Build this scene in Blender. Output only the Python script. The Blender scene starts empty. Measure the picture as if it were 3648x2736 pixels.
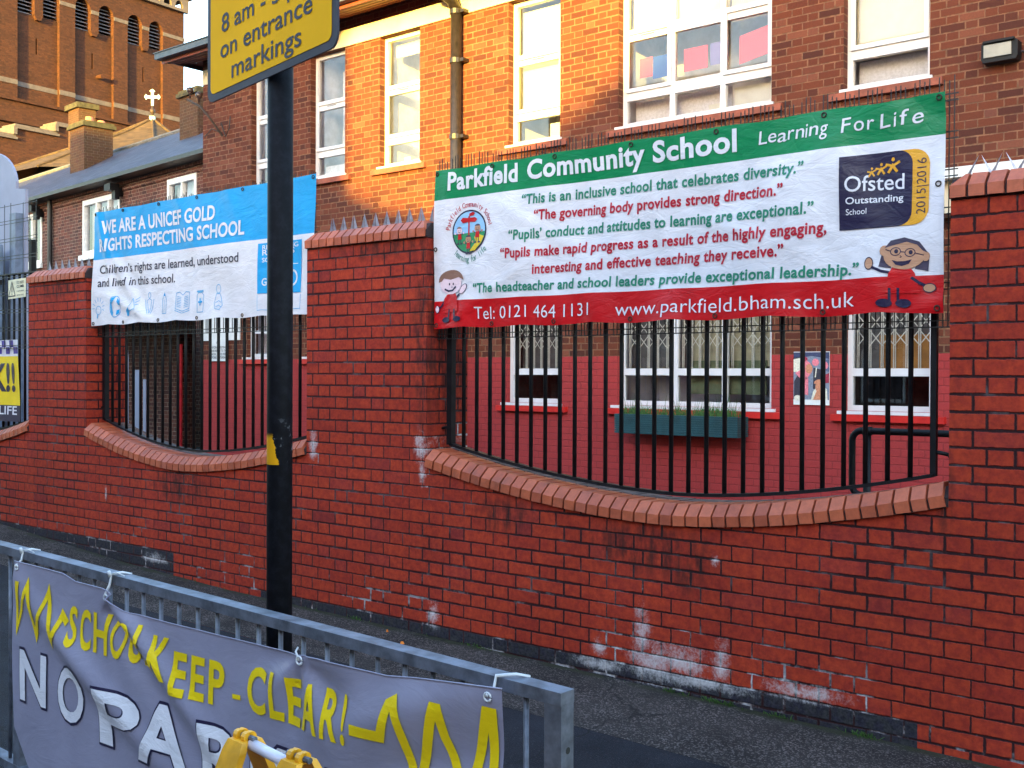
import bpy, bmesh, math, random
from mathutils import Vector, Matrix
from mathutils.geometry import tessellate_polygon
random.seed(7)
R_ = math.radians
C = bpy.context.scene.collection
sc = bpy.context.scene

# ---------------------------------------------------------------- camera, sky, sun, exposure
cam = bpy.data.cameras.new('camera'); cam.sensor_width = 36.0; cam.lens = 39.082
cam.clip_start = 0.05; cam.clip_end = 2000
co = bpy.data.objects.new('camera', cam); C.objects.link(co); sc.camera = co
th, pi_, ro = .6918, -.0084, .0042
F = Vector((-math.sin(th)*math.cos(pi_), math.cos(th)*math.cos(pi_), math.sin(pi_)))
Rv = Vector((math.cos(th), math.sin(th), 0)); Uv = Rv.cross(F)
R2 = Rv*math.cos(ro)+Uv*math.sin(ro); U2 = -Rv*math.sin(ro)+Uv*math.cos(ro)
m = Matrix((R2, U2, -F)).transposed().to_4x4(); m.translation = Vector((5.645, -4.8182, 1.5))
co.matrix_world = m

SUN_EL, SUN_AZ = R_(5.0), R_(160)          # low sun behind the photographer
sdir = Vector((math.sin(SUN_AZ)*math.cos(SUN_EL), math.cos(SUN_AZ)*math.cos(SUN_EL), math.sin(SUN_EL)))
w = bpy.data.worlds.new("World"); sc.world = w; w.use_nodes = True
nt = w.node_tree; nt.nodes.clear()
sky = nt.nodes.new('ShaderNodeTexSky'); sky.sky_type = 'NISHITA'; sky.sun_disc = False
sky.sun_elevation = SUN_EL; sky.sun_rotation = SUN_AZ; sky.air_density = 1.0; sky.dust_density = 1.2; sky.ozone_density = 1.6
bg = nt.nodes.new('ShaderNodeBackground'); bg.inputs[1].default_value = 0.15
wo = nt.nodes.new('ShaderNodeOutputWorld')
nt.links.new(sky.outputs[0], bg.inputs[0]); nt.links.new(bg.outputs[0], wo.inputs[0])
sun = bpy.data.lights.new('sun', 'SUN'); sun.energy = 2.0; sun.angle = R_(1.0); sun.color = (1.0, .70, .11)
so = bpy.data.objects.new('sun', sun); C.objects.link(so)
so.rotation_mode = 'QUATERNION'; so.rotation_quaternion = sdir.to_track_quat('Z', 'Y')
vs = sc.view_settings; vs.view_transform = 'Standard'; vs.look = 'None'; vs.gamma = 1; vs.exposure = 3.85

# ---------------------------------------------------------------- helpers
def lin(r, g, b):
    f = lambda c: (c/255/12.92) if c/255 <= .04045 else ((c/255+.055)/1.055)**2.4
    return (f(r), f(g), f(b))

class MB:
    def __init__(s): s.v = []; s.f = []; s.m = []; s.mats = []
    def mi(s, mt):
        if mt not in s.mats: s.mats.append(mt)
        return s.mats.index(mt)
    def add(s, vs, fs, mt=None):
        o = len(s.v); s.v += [tuple(p) for p in vs]
        k = s.mi(mt) if mt else 0
        for f in fs: s.f.append([i+o for i in f]); s.m.append(k)
        return s
    def box(s, x0, x1, y0, y1, z0, z1, mt=None, T=None):
        p = [(x, y, z) for z in (z0, z1) for y in (y0, y1) for x in (x0, x1)]
        if T: p = [T(*q) for q in p]
        return s.add(p, [(0,2,3,1),(4,5,7,6),(0,1,5,4),(2,6,7,3),(0,4,6,2),(1,3,7,5)], mt)
    def tube(s, pts, r, n=8, mt=None, caps=True):
        pts = [Vector(p) for p in pts]; rings = []
        rs = r if isinstance(r, (list, tuple)) else [r]*len(pts)
        ref = None
        for i, p in enumerate(pts):
            a = pts[max(i-1, 0)]; b = pts[min(i+1, len(pts)-1)]
            t = (b-a).normalized()
            if ref is None: ref = Vector((0,0,1)) if abs(t.z) < .9 else Vector((1,0,0))
            u = (ref - t*ref.dot(t)).normalized(); v = t.cross(u); ref = u
            rings.append([p + (u*math.cos(2*math.pi*k/n)+v*math.sin(2*math.pi*k/n))*rs[i] for k in range(n)])
        vs = [q for rg in rings for q in rg]; fs = []
        for i in range(len(pts)-1):
            for k in range(n): fs.append((i*n+k, i*n+(k+1) % n, (i+1)*n+(k+1) % n, (i+1)*n+k))
        if caps: fs += [tuple(range(n))[::-1], tuple((len(pts)-1)*n+k for k in range(n))]
        return s.add(vs, fs, mt)
    def prism(s, poly, fn, d0, d1, mt=None, back=True, holes=()):
        """polygon poly (u,v) with holes, front at depth d0 and back at d1; fn(u,v,d)->xyz"""
        loops = [list(poly)]+[list(h) for h in holes]
        flat = [q for l in loops for q in l]
        tri = tessellate_polygon([[Vector((a, b, 0)) for a, b in l] for l in loops])
        s.add([fn(a, b, d0) for a, b in flat], tri, mt)
        if back: s.add([fn(a, b, d1) for a, b in flat], [t[::-1] for t in tri], mt)
        for l in loops:
            n = len(l); vs = [fn(a, b, d0) for a, b in l]+[fn(a, b, d1) for a, b in l]
            s.add(vs, [(i, (i+1) % n, n+(i+1) % n, n+i) for i in range(n)], mt)
        return s
    def build(s, name, mt, parent=None, smooth=False, recalc=True, loc=None):
        me = bpy.data.meshes.new(name)
        off = Vector(parent.matrix_basis.translation) if parent else Vector((0,0,0))
        if parent and parent.parent: off = off + Vector(parent.parent.matrix_basis.translation)
        if loc is not None: off = off + Vector(loc)
        me.from_pydata([tuple(Vector(p)-off) for p in s.v], [], s.f)
        ms = s.mats if s.mats else [mt]
        if s.mats and mt and mt not in ms: ms = ms+[mt]
        for q in ms: me.materials.append(q)
        if s.mats: me.polygons.foreach_set('material_index', s.m)
        me.update()
        if recalc:
            bm = bmesh.new(); bm.from_mesh(me); bmesh.ops.recalc_face_normals(bm, faces=bm.faces); bm.to_mesh(me); bm.free()
        if smooth: me.polygons.foreach_set('use_smooth', [True]*len(me.polygons))
        o = bpy.data.objects.new(name, me); C.objects.link(o)
        if parent: o.parent = parent
        if loc is not None: o.location = loc
        return o

def tag(o, label=None, cat=None, group=None, kind=None):
    if label: o['label'] = label
    if cat: o['category'] = cat
    if group: o['group'] = group
    if kind: o['kind'] = kind
    return o
def thing(name, label, cat, loc=(0,0,0), group=None):
    o = bpy.data.objects.new(name, None); C.objects.link(o); o.location = loc; o.empty_display_size = .1
    return tag(o, label, cat, group)
def ellipse(x, z, rx, rz, n=20, a0=0, a1=2*math.pi, rot=0):
    full = abs(a1-a0-2*math.pi) < 1e-6; k = n if full else n+1; out = []
    for i in range(k):
        a = a0+(a1-a0)*i/n; p, q = rx*math.cos(a), rz*math.sin(a)
        out.append((x+p*math.cos(rot)-q*math.sin(rot), z+p*math.sin(rot)+q*math.cos(rot)))
    return out
def ribbon(pts, w, closed=False):
    n = len(pts); L = []; Rr = []
    for i in range(n):
        a = pts[(i-1) % n] if (closed or i > 0) else pts[i]; b = pts[(i+1) % n] if (closed or i < n-1) else pts[i]
        p = pts[i]
        d1 = Vector((p[0]-a[0], p[1]-a[1])); d2 = Vector((b[0]-p[0], b[1]-p[1]))
        if d1.length < 1e-9: d1 = d2
        if d2.length < 1e-9: d2 = d1
        d1.normalize(); d2.normalize(); n1 = Vector((-d1.y, d1.x)); n2 = Vector((-d2.y, d2.x))
        nn = n1+n2
        nn = n1 if nn.length < 1e-6 else nn.normalized()
        k = min(1/max(nn.dot(n1), .3), 2.2)*w/2
        L.append((p[0]+nn.x*k, p[1]+nn.y*k)); Rr.append((p[0]-nn.x*k, p[1]-nn.y*k))
    vs = L+Rr; fs = []
    for i in range(n if closed else n-1):
        j = (i+1) % n; fs.append((i, j, n+j, n+i))
    return vs, fs
def polyfill(poly, holes=()):
    loops = [list(poly)]+[list(h) for h in holes]
    return [q for l in loops for q in l], [tuple(t) for t in tessellate_polygon([[Vector((a, b, 0)) for a, b in l] for l in loops])]
_tx = {}
def text2d(body, shear=0, bold=0, space=1.0):
    key = (body, shear, bold, space)
    if key in _tx: return _tx[key]
    cu = bpy.data.curves.new('glyphs', 'FONT'); cu.body = body; cu.shear = shear; cu.offset = bold
    cu.space_character = space; cu.resolution_u = 4; cu.size = 1
    ob = bpy.data.objects.new('glyphs', cu); C.objects.link(ob)
    dg = bpy.context.evaluated_depsgraph_get(); dg.update()
    me = bpy.data.meshes.new_from_object(ob.evaluated_get(dg))
    vs = [(v.co.x, v.co.y) for v in me.vertices]; fs = [tuple(p.vertices) for p in me.polygons]
    bpy.data.objects.remove(ob); bpy.data.curves.remove(cu); bpy.data.meshes.remove(me)
    x0 = min(v[0] for v in vs); x1 = max(v[0] for v in vs)
    _tx[key] = (vs, fs, x0, x1); return _tx[key]
_cap = max(v[1] for v in text2d('H')[0])
def text_fit(body, x0, z0, x1, z1, h, shear=0, bold=0, space=1.0):
    """text between (x0,z0) and (x1,z1) along its baseline with capitals h high"""
    vs, fs, a, b = text2d(body, shear, bold, space)
    sx = (x1-x0)/(b-a); sy = h/_cap
    return [(x0+(x-a)*sx, z0+(z1-z0)*(x-a)/(b-a)+y*sy) for x, y in vs], fs

class Cloth:
    """flat printed sheet in (x,z) laid on a surface fn(x,z,lift)->xyz; prints are cut on the sheet's own grid"""
    def __init__(s, fn, step): s.fn = fn; s.step = step; s.mb = {}
    def put(s, part, shape, mt, layer=1):
        vs, fs = shape
        if part.endswith('#'): s.n = getattr(s, 'n', 0)+1; part += str(s.n)
        bm = bmesh.new(); bv = [bm.verts.new((x, 0, z)) for x, z in vs]
        for f in fs:
            try: bm.faces.new([bv[i] for i in f])
            except ValueError: pass
        if s.step:
            for ax in (0, 2):
                lo = min(v.co[ax] for v in bm.verts); hi = max(v.co[ax] for v in bm.verts)
                k = math.floor(lo/s.step)+1
                while k*s.step < hi:
                    no = [0,0,0]; no[ax] = 1; pc = [0,0,0]; pc[ax] = k*s.step
                    bmesh.ops.bisect_plane(bm, geom=bm.verts[:]+bm.edges[:]+bm.faces[:], plane_co=pc, plane_no=no, dist=1e-6)
                    k += 1
        bm.verts.index_update()
        lift = .0026+.0009*layer
        s.mb.setdefault(part, MB()).add([s.fn(v.co.x, v.co.z, lift) for v in bm.verts], [[v.index for v in f.verts] for f in bm.faces], mt)
        bm.free()
    def finish(s, parent):
        return {k: b.build(k.split('#')[0], None, parent, recalc=False) for k, b in s.mb.items()}

# ---------------------------------------------------------------- materials
class NT:
    def __init__(s, name):
        s.m = bpy.data.materials.new(name); s.m.use_nodes = True; s.t = s.m.node_tree
        s.p = s.t.nodes['Principled BSDF']; s.out = s.t.nodes['Material Output']
    def n(s, typ, **kw):
        q = s.t.nodes.new(typ)
        for k, v in kw.items(): setattr(q, k, v)
        return q
    def l(s, a, b): s.t.links.new(a, b)
    def math(s, op, a, b=None, c=None, clamp=False):
        q = s.n('ShaderNodeMath', operation=op, use_clamp=clamp)
        for i, x in enumerate((a, b, c)):
            if x is None: continue
            if isinstance(x, (int, float)): q.inputs[i].default_value = x
            else: s.l(x, q.inputs[i])
        return q.outputs[0]
    def mix(s, fac, a, b, blend='MIX'):
        q = s.n('ShaderNodeMix', data_type='RGBA', blend_type=blend)
        for i, x in ((0, fac), (6, a), (7, b)):
            if isinstance(x, (int, float)): q.inputs[i].default_value = x
            elif isinstance(x, tuple): q.inputs[i].default_value = (*x[:3], 1)
            else: s.l(x, q.inputs[i])
        return q.outputs[2]
    def noise(s, vec, scale, detail=4, rough=.55, dist=0):
        q = s.n('ShaderNodeTexNoise'); q.inputs['Scale'].default_value = scale; q.inputs['Detail'].default_value = detail
        q.inputs['Roughness'].default_value = rough; q.inputs['Distortion'].default_value = dist
        if vec is not None: s.l(vec, q.inputs['Vector'])
        return q.outputs['Fac']
    def ramp(s, fac, stops):
        q = s.n('ShaderNodeValToRGB'); e = q.color_ramp.elements
        while len(e) > 1: e.remove(e[-1])
        for i, (p, c) in enumerate(stops):
            k = e[0] if i == 0 else e.new(p)
            k.position = p; k.color = (*c, 1)
        s.l(fac, q.inputs[0]); return q.outputs[0]
    def map(s, v, a, b, c=0, d=1, smooth=True):
        q = s.n('ShaderNodeMapRange', interpolation_type='SMOOTHSTEP' if smooth else 'LINEAR')
        s.l(v, q.inputs[0])
        for i, x in enumerate((a, b, c, d)): q.inputs[1+i].default_value = x
        return q.outputs[0]
    def objco(s):
        return s.n('ShaderNodeTexCoord').outputs['Object']
    def bump(s, h, strength, dist):
        q = s.n('ShaderNodeBump'); q.inputs['Strength'].default_value = strength; q.inputs['Distance'].default_value = dist
        s.l(h, q.inputs['Height']); s.l(q.outputs[0], s.p.inputs['Normal'])
    def spec(s, v): s.p.inputs['Specular IOR Level'].default_value = v

def plain(name, col, rough=.55, metal=0, var=.18, scale=9, bump=0.0, bscale=60, spec=.5, bdist=.003):
    k = NT(name); v = k.objco()
    f = k.noise(v, scale, 6, .6)
    f = k.map(f, .3, .7)
    a = tuple(c*(1-var) for c in col); b = tuple(min(1, c*(1+var)) for c in col)
    k.l(k.mix(f, a, b), k.p.inputs['Base Color'])
    k.p.inputs['Roughness'].default_value = rough; k.p.inputs['Metallic'].default_value = metal; k.spec(spec)
    if bump: k.bump(k.noise(v, bscale, 4), bump, bdist)
    return k.m

def brickmat(name, stops, mortar, joint=.010, course=.075, unit=.05625, flemish=True, vs=1.0, rough=.8, bump=.6, extra=None,
             grain=.25, dirt=.25, spec=.35, zoff=0.0, xoff=0.0):
    k = NT(name); v = k.objco()
    sp = k.n('ShaderNodeSeparateXYZ'); k.l(v, sp.inputs[0])
    g = k.n('ShaderNodeNewGeometry'); sn = k.n('ShaderNodeSeparateXYZ'); k.l(g.outputs['True Normal'], sn.inputs[0])
    side = k.math('GREATER_THAN', k.math('ABSOLUTE', sn.outputs[0]), .6)
    u = k.math('ADD', k.math('MULTIPLY', sp.outputs[0], k.math('SUBTRACT', 1, side)), k.math('MULTIPLY', sp.outputs[1], side))
    z = k.math('MULTIPLY', k.math('SUBTRACT', sp.outputs[2], zoff), vs)
    jit = k.n('ShaderNodeTexNoise'); jit.inputs['Scale'].default_value = 30; k.l(v, jit.inputs['Vector'])
    z = k.math('ADD', z, k.math('MULTIPLY', k.math('SUBTRACT', jit.outputs['Fac'], .5), .006))
    u = k.math('ADD', k.math('SUBTRACT', u, xoff), k.math('MULTIPLY', k.math('SUBTRACT', jit.outputs['Fac'], .5), .006))
    row = k.math('FLOOR', k.math('DIVIDE', z, course)); par = k.math('FLOORED_MODULO', row, 2)
    per = 6 if flemish else 4
    q = k.math('ADD', k.math('DIVIDE', u, unit), k.math('MULTIPLY', par, 3 if flemish else 2))
    ww = k.math('FLOORED_MODULO', q, per)
    dv = k.math('MINIMUM', ww, k.math('SUBTRACT', per, ww))
    idx = k.math('FLOOR', k.math('DIVIDE', q, per))
    if flemish:
        dv = k.math('MINIMUM', dv, k.math('ABSOLUTE', k.math('SUBTRACT', ww, 2)))
        idx = k.math('ADD', k.math('MULTIPLY', idx, 2), k.math('GREATER_THAN', ww, 2))
    dv = k.math('MULTIPLY', dv, unit)
    zz = k.math('FLOORED_MODULO', z, course); dh = k.math('MINIMUM', zz, k.math('SUBTRACT', course, zz))
    dist = k.math('MINIMUM', dv, dh); k.zf = k.math('DIVIDE', zz, course)
    dist = k.math('ADD', dist, k.math('MULTIPLY', k.math('SUBTRACT', k.noise(v, 90, 3), .5), .005))
    wj = k.map(k.noise(v, 1.7, 4, .6), .35, .65, -.0016, .0022)
    dist = k.math('SUBTRACT', dist, wj)
    mask = k.map(dist, joint*.5-.0026, joint*.5+.0026)
    cid = k.n('ShaderNodeCombineXYZ'); k.l(idx, cid.inputs[0]); k.l(row, cid.inputs[1])
    wn = k.n('ShaderNodeTexWhiteNoise', noise_dimensions='3D'); k.l(cid.outputs[0], wn.inputs['Vector'])
    col = k.ramp(wn.outputs['Value'], stops)
    gr = k.noise(v, 55, 6, .7)
    col = k.mix(grain, col, k.mix(k.map(gr, .25, .75), (0.25,)*3, (1,)*3), 'MULTIPLY')
    mcol = k.mix(k.map(k.noise(v, 14, 4), .3, .7), tuple(c*.65 for c in mortar), tuple(min(1, c*1.25) for c in mortar))
    if extra:
        col, mcol = extra(k, v, sp, row, col, mcol, gr, mask)
    c = k.mix(mask, mcol, col)
    big = k.map(k.noise(v, 1.3, 5, .6), .3, .75)
    c = k.mix(dirt, c, k.mix(big, (.35, .32, .3), (1, 1, 1)), 'MULTIPLY')
    if extra and hasattr(extra, 'top'): c = extra.top(k, v, sp, c, gr, mask)
    k.l(c, k.p.inputs['Base Color']); k.p.inputs['Roughness'].default_value = rough; k.spec(spec)
    h = k.math('ADD', mask, k.math('MULTIPLY', gr, .25))
    k.bump(h, bump, .006)
    return k.m

def blob(k, sp, x, z, rx, rz):
    a = k.math('DIVIDE', k.math('SUBTRACT', sp.outputs[0], x), rx); b = k.math('DIVIDE', k.math('SUBTRACT', sp.outputs[2], z), rz)
    d = k.math('SQRT', k.math('ADD', k.math('MULTIPLY', a, a), k.math('MULTIPLY', b, b)))
    return k.math('SUBTRACT', 1, d, clamp=True)

WHITE_STAINS = [(2.53, .16, .09, .27), (2.60, .03, .28, .20), (2.76, .06, .24, .17), (2.98, .09, .09, .22), (2.85, -.02, .5, .07), (2.25, -.03, .30, .06), (2.26, .05, .08, .10),
                (1.05, .06, .09, .14), (.935, 1.06, .09, .17), (.955, .90, .06, .12), (-2.60, .53, .03, .10), (-1.9, .08, .28, .07), (-.05, 1.02, .07, .18), (2.95, .60, .04, .06), (3.4, .03, .4, .07)]
DARK_STAINS = [(2.55, .62, .55, .2), (2.8, .55, .14, .2), (-1.55, .66, .5, .2), (1.6, .7, .3, .15), (.95, 1.8, .12, .9), (4.05, 1.0, .05, .3), (.6, 2.3, .7, .12), (-3.4, 2.22, .5, .12)]
class BoundaryExtra:
    def __call__(s, k, v, sp, row, col, mcol, gr, mask):
        mcol = k.mix(k.map(sp.outputs[0], .4, 2.6), mcol, (.030, .010, .012))
        # blue engineering bricks in the base courses
        right = k.math('MULTIPLY', k.math('MULTIPLY', k.math('GREATER_THAN', sp.outputs[0], -.6), k.math('LESS_THAN', sp.outputs[0], 3.94)), k.math('LESS_THAN', row, -.5))
        left = k.math('MULTIPLY', k.math('LESS_THAN', sp.outputs[0], -1.65), k.math('LESS_THAN', row, 1.5))
        f = k.math('MAXIMUM', right, left)
        col = k.mix(f, col, k.mix(k.map(gr, .3, .7), (.016, .014, .022), (.05, .047, .066)))
        return col, mcol
    def top(s, k, v, sp, c, gr, mask):
        mot = k.map(k.noise(v, 24, 5, .65), .34, .66)
        c = k.mix(k.math('MULTIPLY', mask, .8), c, k.mix(mot, (.72, .66, .80), (1.18, 1.25, .85)), 'MULTIPLY')
        soot = k.map(k.noise(v, 2.6, 6, .7), .55, .78)
        c = k.mix(k.math('MULTIPLY', soot, .38), c, (.05, .018, .018))
        ms = None
        for x, z, rx, rz in DARK_STAINS:
            b = blob(k, sp, x, z, rx, rz); ms = b if ms is None else k.math('MAXIMUM', ms, b)
        streak = k.n('ShaderNodeMapping'); streak.inputs['Scale'].default_value = (20, 20, 5.5); k.l(v, streak.inputs[0])
        sn = k.noise(streak.outputs[0], 1.0, 5, .65)
        dk = k.math('MULTIPLY', k.map(ms, 0, .7), k.map(sn, .35, .65))
        c = k.mix(k.math('MULTIPLY', dk, .8), c, (.022, .012, .012))
        ms = None
        for x, z, rx, rz in WHITE_STAINS:
            b = blob(k, sp, x, z, rx, rz); ms = b if ms is None else k.math('MAXIMUM', ms, b)
        n2 = k.noise(v, 13, 9, .8, .6); n3 = k.noise(v, 75, 4, .7)
        val = k.math('ADD', k.math('MULTIPLY', ms, 1.3), k.math('ADD', k.math('MULTIPLY', k.math('SUBTRACT', n2, .5), 2.6), k.math('MULTIPLY', k.math('SUBTRACT', n3, .5), 1.3)))
        val = k.math('ADD', val, k.math('MULTIPLY', k.math('SUBTRACT', k.zf, .6), .45))
        fac = k.math('MULTIPLY', k.map(val, .35, 1.55), k.map(ms, 0, .5))
        # lime bloom along the bed joints, thickest low down
        jl = k.math('MULTIPLY', k.math('SUBTRACT', 1, mask), k.map(k.noise(v, 3.6, 5, .7), .52, .66))
        low = k.math('MAXIMUM', k.map(sp.outputs[2], .02, .34, .6, .10, False), k.math('MULTIPLY', k.map(ms, 0, .05), .9))
        fac = k.math('MAXIMUM', k.math('MULTIPLY', fac, .80), k.math('MULTIPLY', jl, low))
        return k.mix(fac, c, (.62, .58, .60))

M = {}
M['wall'] = brickmat('boundary_brick', [(0, (.41, .041, .026)), (.4, (.46, .047, .026)), (.8, (.49, .053, .027)), (.96, (.42, .047, .035)), (1, (.32, .036, .032))],
                     (.050, .013, .016), joint=.0098, rough=.82, bump=.75, extra=BoundaryExtra(), grain=.42, dirt=.34, spec=.18)
def copingmat():
    k = NT('coping_brick'); v = k.objco(); g = k.n('ShaderNodeNewGeometry')
    c = k.ramp(g.outputs['Random Per Island'], [(0, (.37, .075, .034)), (.4, (.46, .098, .040)), (.8, (.52, .118, .050)), (1, (.41, .095, .052))])
    n = k.noise(v, 22, 6, .7); c = k.mix(.5, c, k.mix(k.map(n, .3, .7), (.55, .5, .5), (1.1, 1.1, 1.1)), 'MULTIPLY')
    d = k.map(k.noise(v, 6, 6, .7), .52, .72); c = k.mix(k.math('MULTIPLY', d, .42), c, (.11, .045, .034))
    k.l(c, k.p.inputs['Base Color']); k.p.inputs['Roughness'].default_value = .5; k.spec(.55); k.bump(n, .25, .004); return k.m
M['coping'] = copingmat()
M['coping_dirty'] = plain('coping_dirty', (.09, .06, .055), .85, var=.5, scale=14, bump=.5, bscale=60)
M['dark_mortar'] = plain('dark_mortar', (.028, .016, .018), .95, var=.3)
class SchoolExtra:
    def __call__(s, k, v, sp, row, col, mcol, gr, mask):
        f = k.math('LESS_THAN', sp.outputs[2], 1.714)
        red = k.mix(k.map(gr, .3, .7), (.31, .027, .029), (.38, .036, .034))
        return k.mix(f, col, red), k.mix(f, mcol, (.27, .026, .026))
M['school'] = brickmat('school_brick', [(0, (.070, .016, .009)), (.3, (.115, .025, .011)), (.6, (.145, .032, .012)), (.85, (.13, .031, .015)), (.95, (.19, .055, .028)), (1, (.155, .046, .028))],
                       (.185, .085, .045), joint=.012, rough=.85, bump=.5, extra=SchoolExtra(), grain=.3, dirt=.12, zoff=1.714-23*.075)
M['house'] = brickmat('house_brick', [(0, (.07, .026, .022)), (.4, (.13, .04, .03)), (.75, (.18, .055, .036)), (1, (.10, .045, .035))],
                      (.27, .17, .13), joint=.012, course=.078, rough=.88, bump=.4, grain=.35, dirt=.3)
M['tower'] = brickmat('tower_brick', [(0, (.045, .013, .005)), (.5, (.066, .019, .007)), (1, (.085, .026, .010))],
                      (.045, .02, .011), joint=.011, rough=.9, bump=.4, grain=.3, dirt=.3)
M['chimney'] = brickmat('chimney_brick', [(0, (.062, .027, .011)), (.5, (.088, .038, .014)), (1, (.07, .024, .013))], (.10, .065, .04), joint=.012, rough=.9, bump=.4, dirt=.35)
M['slate'] = brickmat('slate_roof', [(0, (.024, .024, .044)), (.5, (.042, .042, .070)), (1, (.070, .068, .10))], (.014, .014, .022), joint=.012, course=.19, unit=.075,
                      flemish=False, vs=2.0, rough=.55, bump=.5, grain=.3, dirt=.3, spec=.5)
M['tile'] = brickmat('clay_tile', [(0, (.06, .036, .018)), (.5, (.085, .052, .024)), (1, (.11, .066, .03))], (.04, .025, .015), joint=.008, course=.12, unit=.05,
                     flemish=False, vs=1.8, rough=.8, bump=.5, dirt=.35)
M['black'] = plain('black_paint', (.006, .006, .008), .5, var=.4, scale=20, bump=.15, bscale=50, spec=.25)
M['black_post'] = None
M['mesh'] = plain('dark_wire', (.012, .014, .016), .45, var=.3)
M['galv'] = plain('galvanised_steel', (.14, .15, .19), .48, metal=.45, var=.4, scale=16, bump=.15, bscale=60)
M['spike'] = plain('spike_zinc', (.32, .33, .40), .4, metal=.6, var=.3, scale=25)
M['upvc'] = plain('white_upvc', (.64, .62, .64), .32, var=.06, scale=4)
M['whitewood'] = plain('white_painted_wood', (.72, .70, .68), .5, var=.12, scale=8)
M['cream'] = plain('cream_render', (.66, .56, .42), .8, var=.1, scale=3, bump=.15, bscale=40)
M['stone'] = plain('pale_stone', (.10, .078, .07), .8, var=.2, scale=5)
M['sillred'] = plain('red_gloss_sill', (.52, .018, .014), .4, var=.12)
M['sillbrick'] = plain('clay_sill', (.24, .060, .032), .7, var=.25, scale=10)
M['soffit'] = plain('stained_soffit', (.17, .035, .02), .5, var=.25, scale=6)
M['gutter'] = plain('grey_gutter', (.05, .06, .075), .45, var=.2)
M['pipe'] = plain('dark_downpipe', (.018, .013, .013), .4, var=.4, scale=18)
M['blackpipe'] = plain('black_downpipe', (.012, .011, .012), .5, var=.3)
M['redpipe'] = plain('red_pipe', (.5, .012, .02), .45, var=.2)
M['blind'] = plain('cream_blind', (.74, .66, .50), .8, var=.05)
M['dimcurtain'] = plain('dim_curtain', (.15, .15, .16), .9, var=.25, scale=6)
M['net'] = plain('net_curtain', (.72, .70, .78), .9, var=.12, scale=40)  # real curtains, also the pale panels standing in for mirrored sky
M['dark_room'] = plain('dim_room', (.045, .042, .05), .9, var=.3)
M['sky_tint_room'] = plain('sky_tint_room', (.60, .59, .68), .9, var=.2, scale=3)  # pale lavender stands in for sky mirrored in the upper panes
M['grille'] = plain('grille_paint', (.82, .83, .80), .5, var=.1)
M['oak'] = plain('oak_cupboard', (.42, .20, .05), .6, var=.2)
M['board_green'] = plain('green_pinboard', (.16, .21, .13), .9, var=.2)
M['board_cream'] = plain('cream_pinboard', (.45, .43, .32), .9, var=.15)
M['coral'] = plain('coral_card', (.72, .07, .08), .8, var=.06); M['bluecard'] = plain('blue_card', (.03, .08, .36), .8, var=.06)
M['lilac'] = plain('lilac_card', (.26, .20, .44), .8, var=.06); M['paper'] = plain('white_paper', (.72, .71, .70), .85, var=.05)
M['plantergreen'] = plain('teal_planter', (.012, .055, .066), .55, var=.2)
M['soil'] = plain('soil', (.03, .02, .015), 1, var=.4)
M['grassblade'] = plain('grass_blade', (.045, .11, .018), .7, var=.5, scale=30)
M['greycl'] = plain('grey_board', (.27, .28, .38), .55, var=.06, scale=3)
M['shed'] = plain('ribbed_sheet', (.13, .16, .23), .45, var=.3, scale=6)
M['verdigris'] = plain('verdigris', (.42, .60, .52), .7, var=.25, scale=12)
M['bronze'] = plain('old_bronze', (.045, .026, .018), .6, metal=.2, var=.3)
M['louvre'] = plain('louvre_slat', (.12, .105, .12), .8, var=.3, scale=4)
M['ygold'] = plain('yellow_plastic', (.74, .33, .008), .42, var=.22, scale=14, bump=.12, bscale=40)
M['tubewhite'] = plain('white_tube', (.72, .66, .75), .4, var=.08)
M['signyellow'] = plain('sign_yellow', (.80, .42, .010), .7, var=.06, scale=3, spec=.05)
M['signgrey'] = plain('sign_grey', (.040, .036, .052), .6, var=.15, spec=.2)
M['ink'] = plain('ink_dark', (.02, .018, .032), .6, var=.1)
M['tie'] = plain('cable_tie', (.62, .62, .66), .5, var=.05)
M['rubber'] = plain('rubber', (.02, .02, .02), .7, var=.2)
M['pot'] = plain('clay_pot', (.42, .15, .08), .8, var=.2)
M['moss'] = plain('mossy_cap', (.045, .038, .016), .9, var=.4, scale=8, bump=.4)
M['lens'] = plain('lamp_lens', (.30, .27, .22), .25, var=.1)
M['amber'] = plain('amber_scrap', (.8, .22, .02), .6)
M['glassknob'] = plain('brown_insulator', (.06, .035, .03), .25)
M['roofgrey'] = plain('roof_grey', (.10, .10, .105), .8, var=.25, bump=.2)

def vinyl(name, col, rough=.42, bumps=.35, crk=.10):
    k = NT(name); v = k.objco()
    f = k.map(k.noise(v, 5, 5, .6), .3, .75)
    k.l(k.mix(f, tuple(c*.90 for c in col), tuple(min(1, c*1.04) for c in col)), k.p.inputs['Base Color'])
    k.p.inputs['Roughness'].default_value = rough; k.spec(.4)
    mp = k.n('ShaderNodeMapping'); mp.inputs['Rotation'].default_value = (0, .5, 0); mp.inputs['Scale'].default_value = (5, 5, 11); k.l(v, mp.inputs[0])
    a = k.noise(mp.outputs[0], 1.0, 6, .6, .8)
    vo = k.n('ShaderNodeTexVoronoi', feature='DISTANCE_TO_EDGE'); vo.inputs['Scale'].default_value = 1.1; vo.inputs['Randomness'].default_value = 1.0; k.l(mp.outputs[0], vo.inputs['Vector'])
    cr = k.map(vo.outputs['Distance'], 0, .05)
    k.bump(k.math('ADD', a, k.math('MULTIPLY', cr, crk)), bumps, .02)
    return k.m
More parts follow.
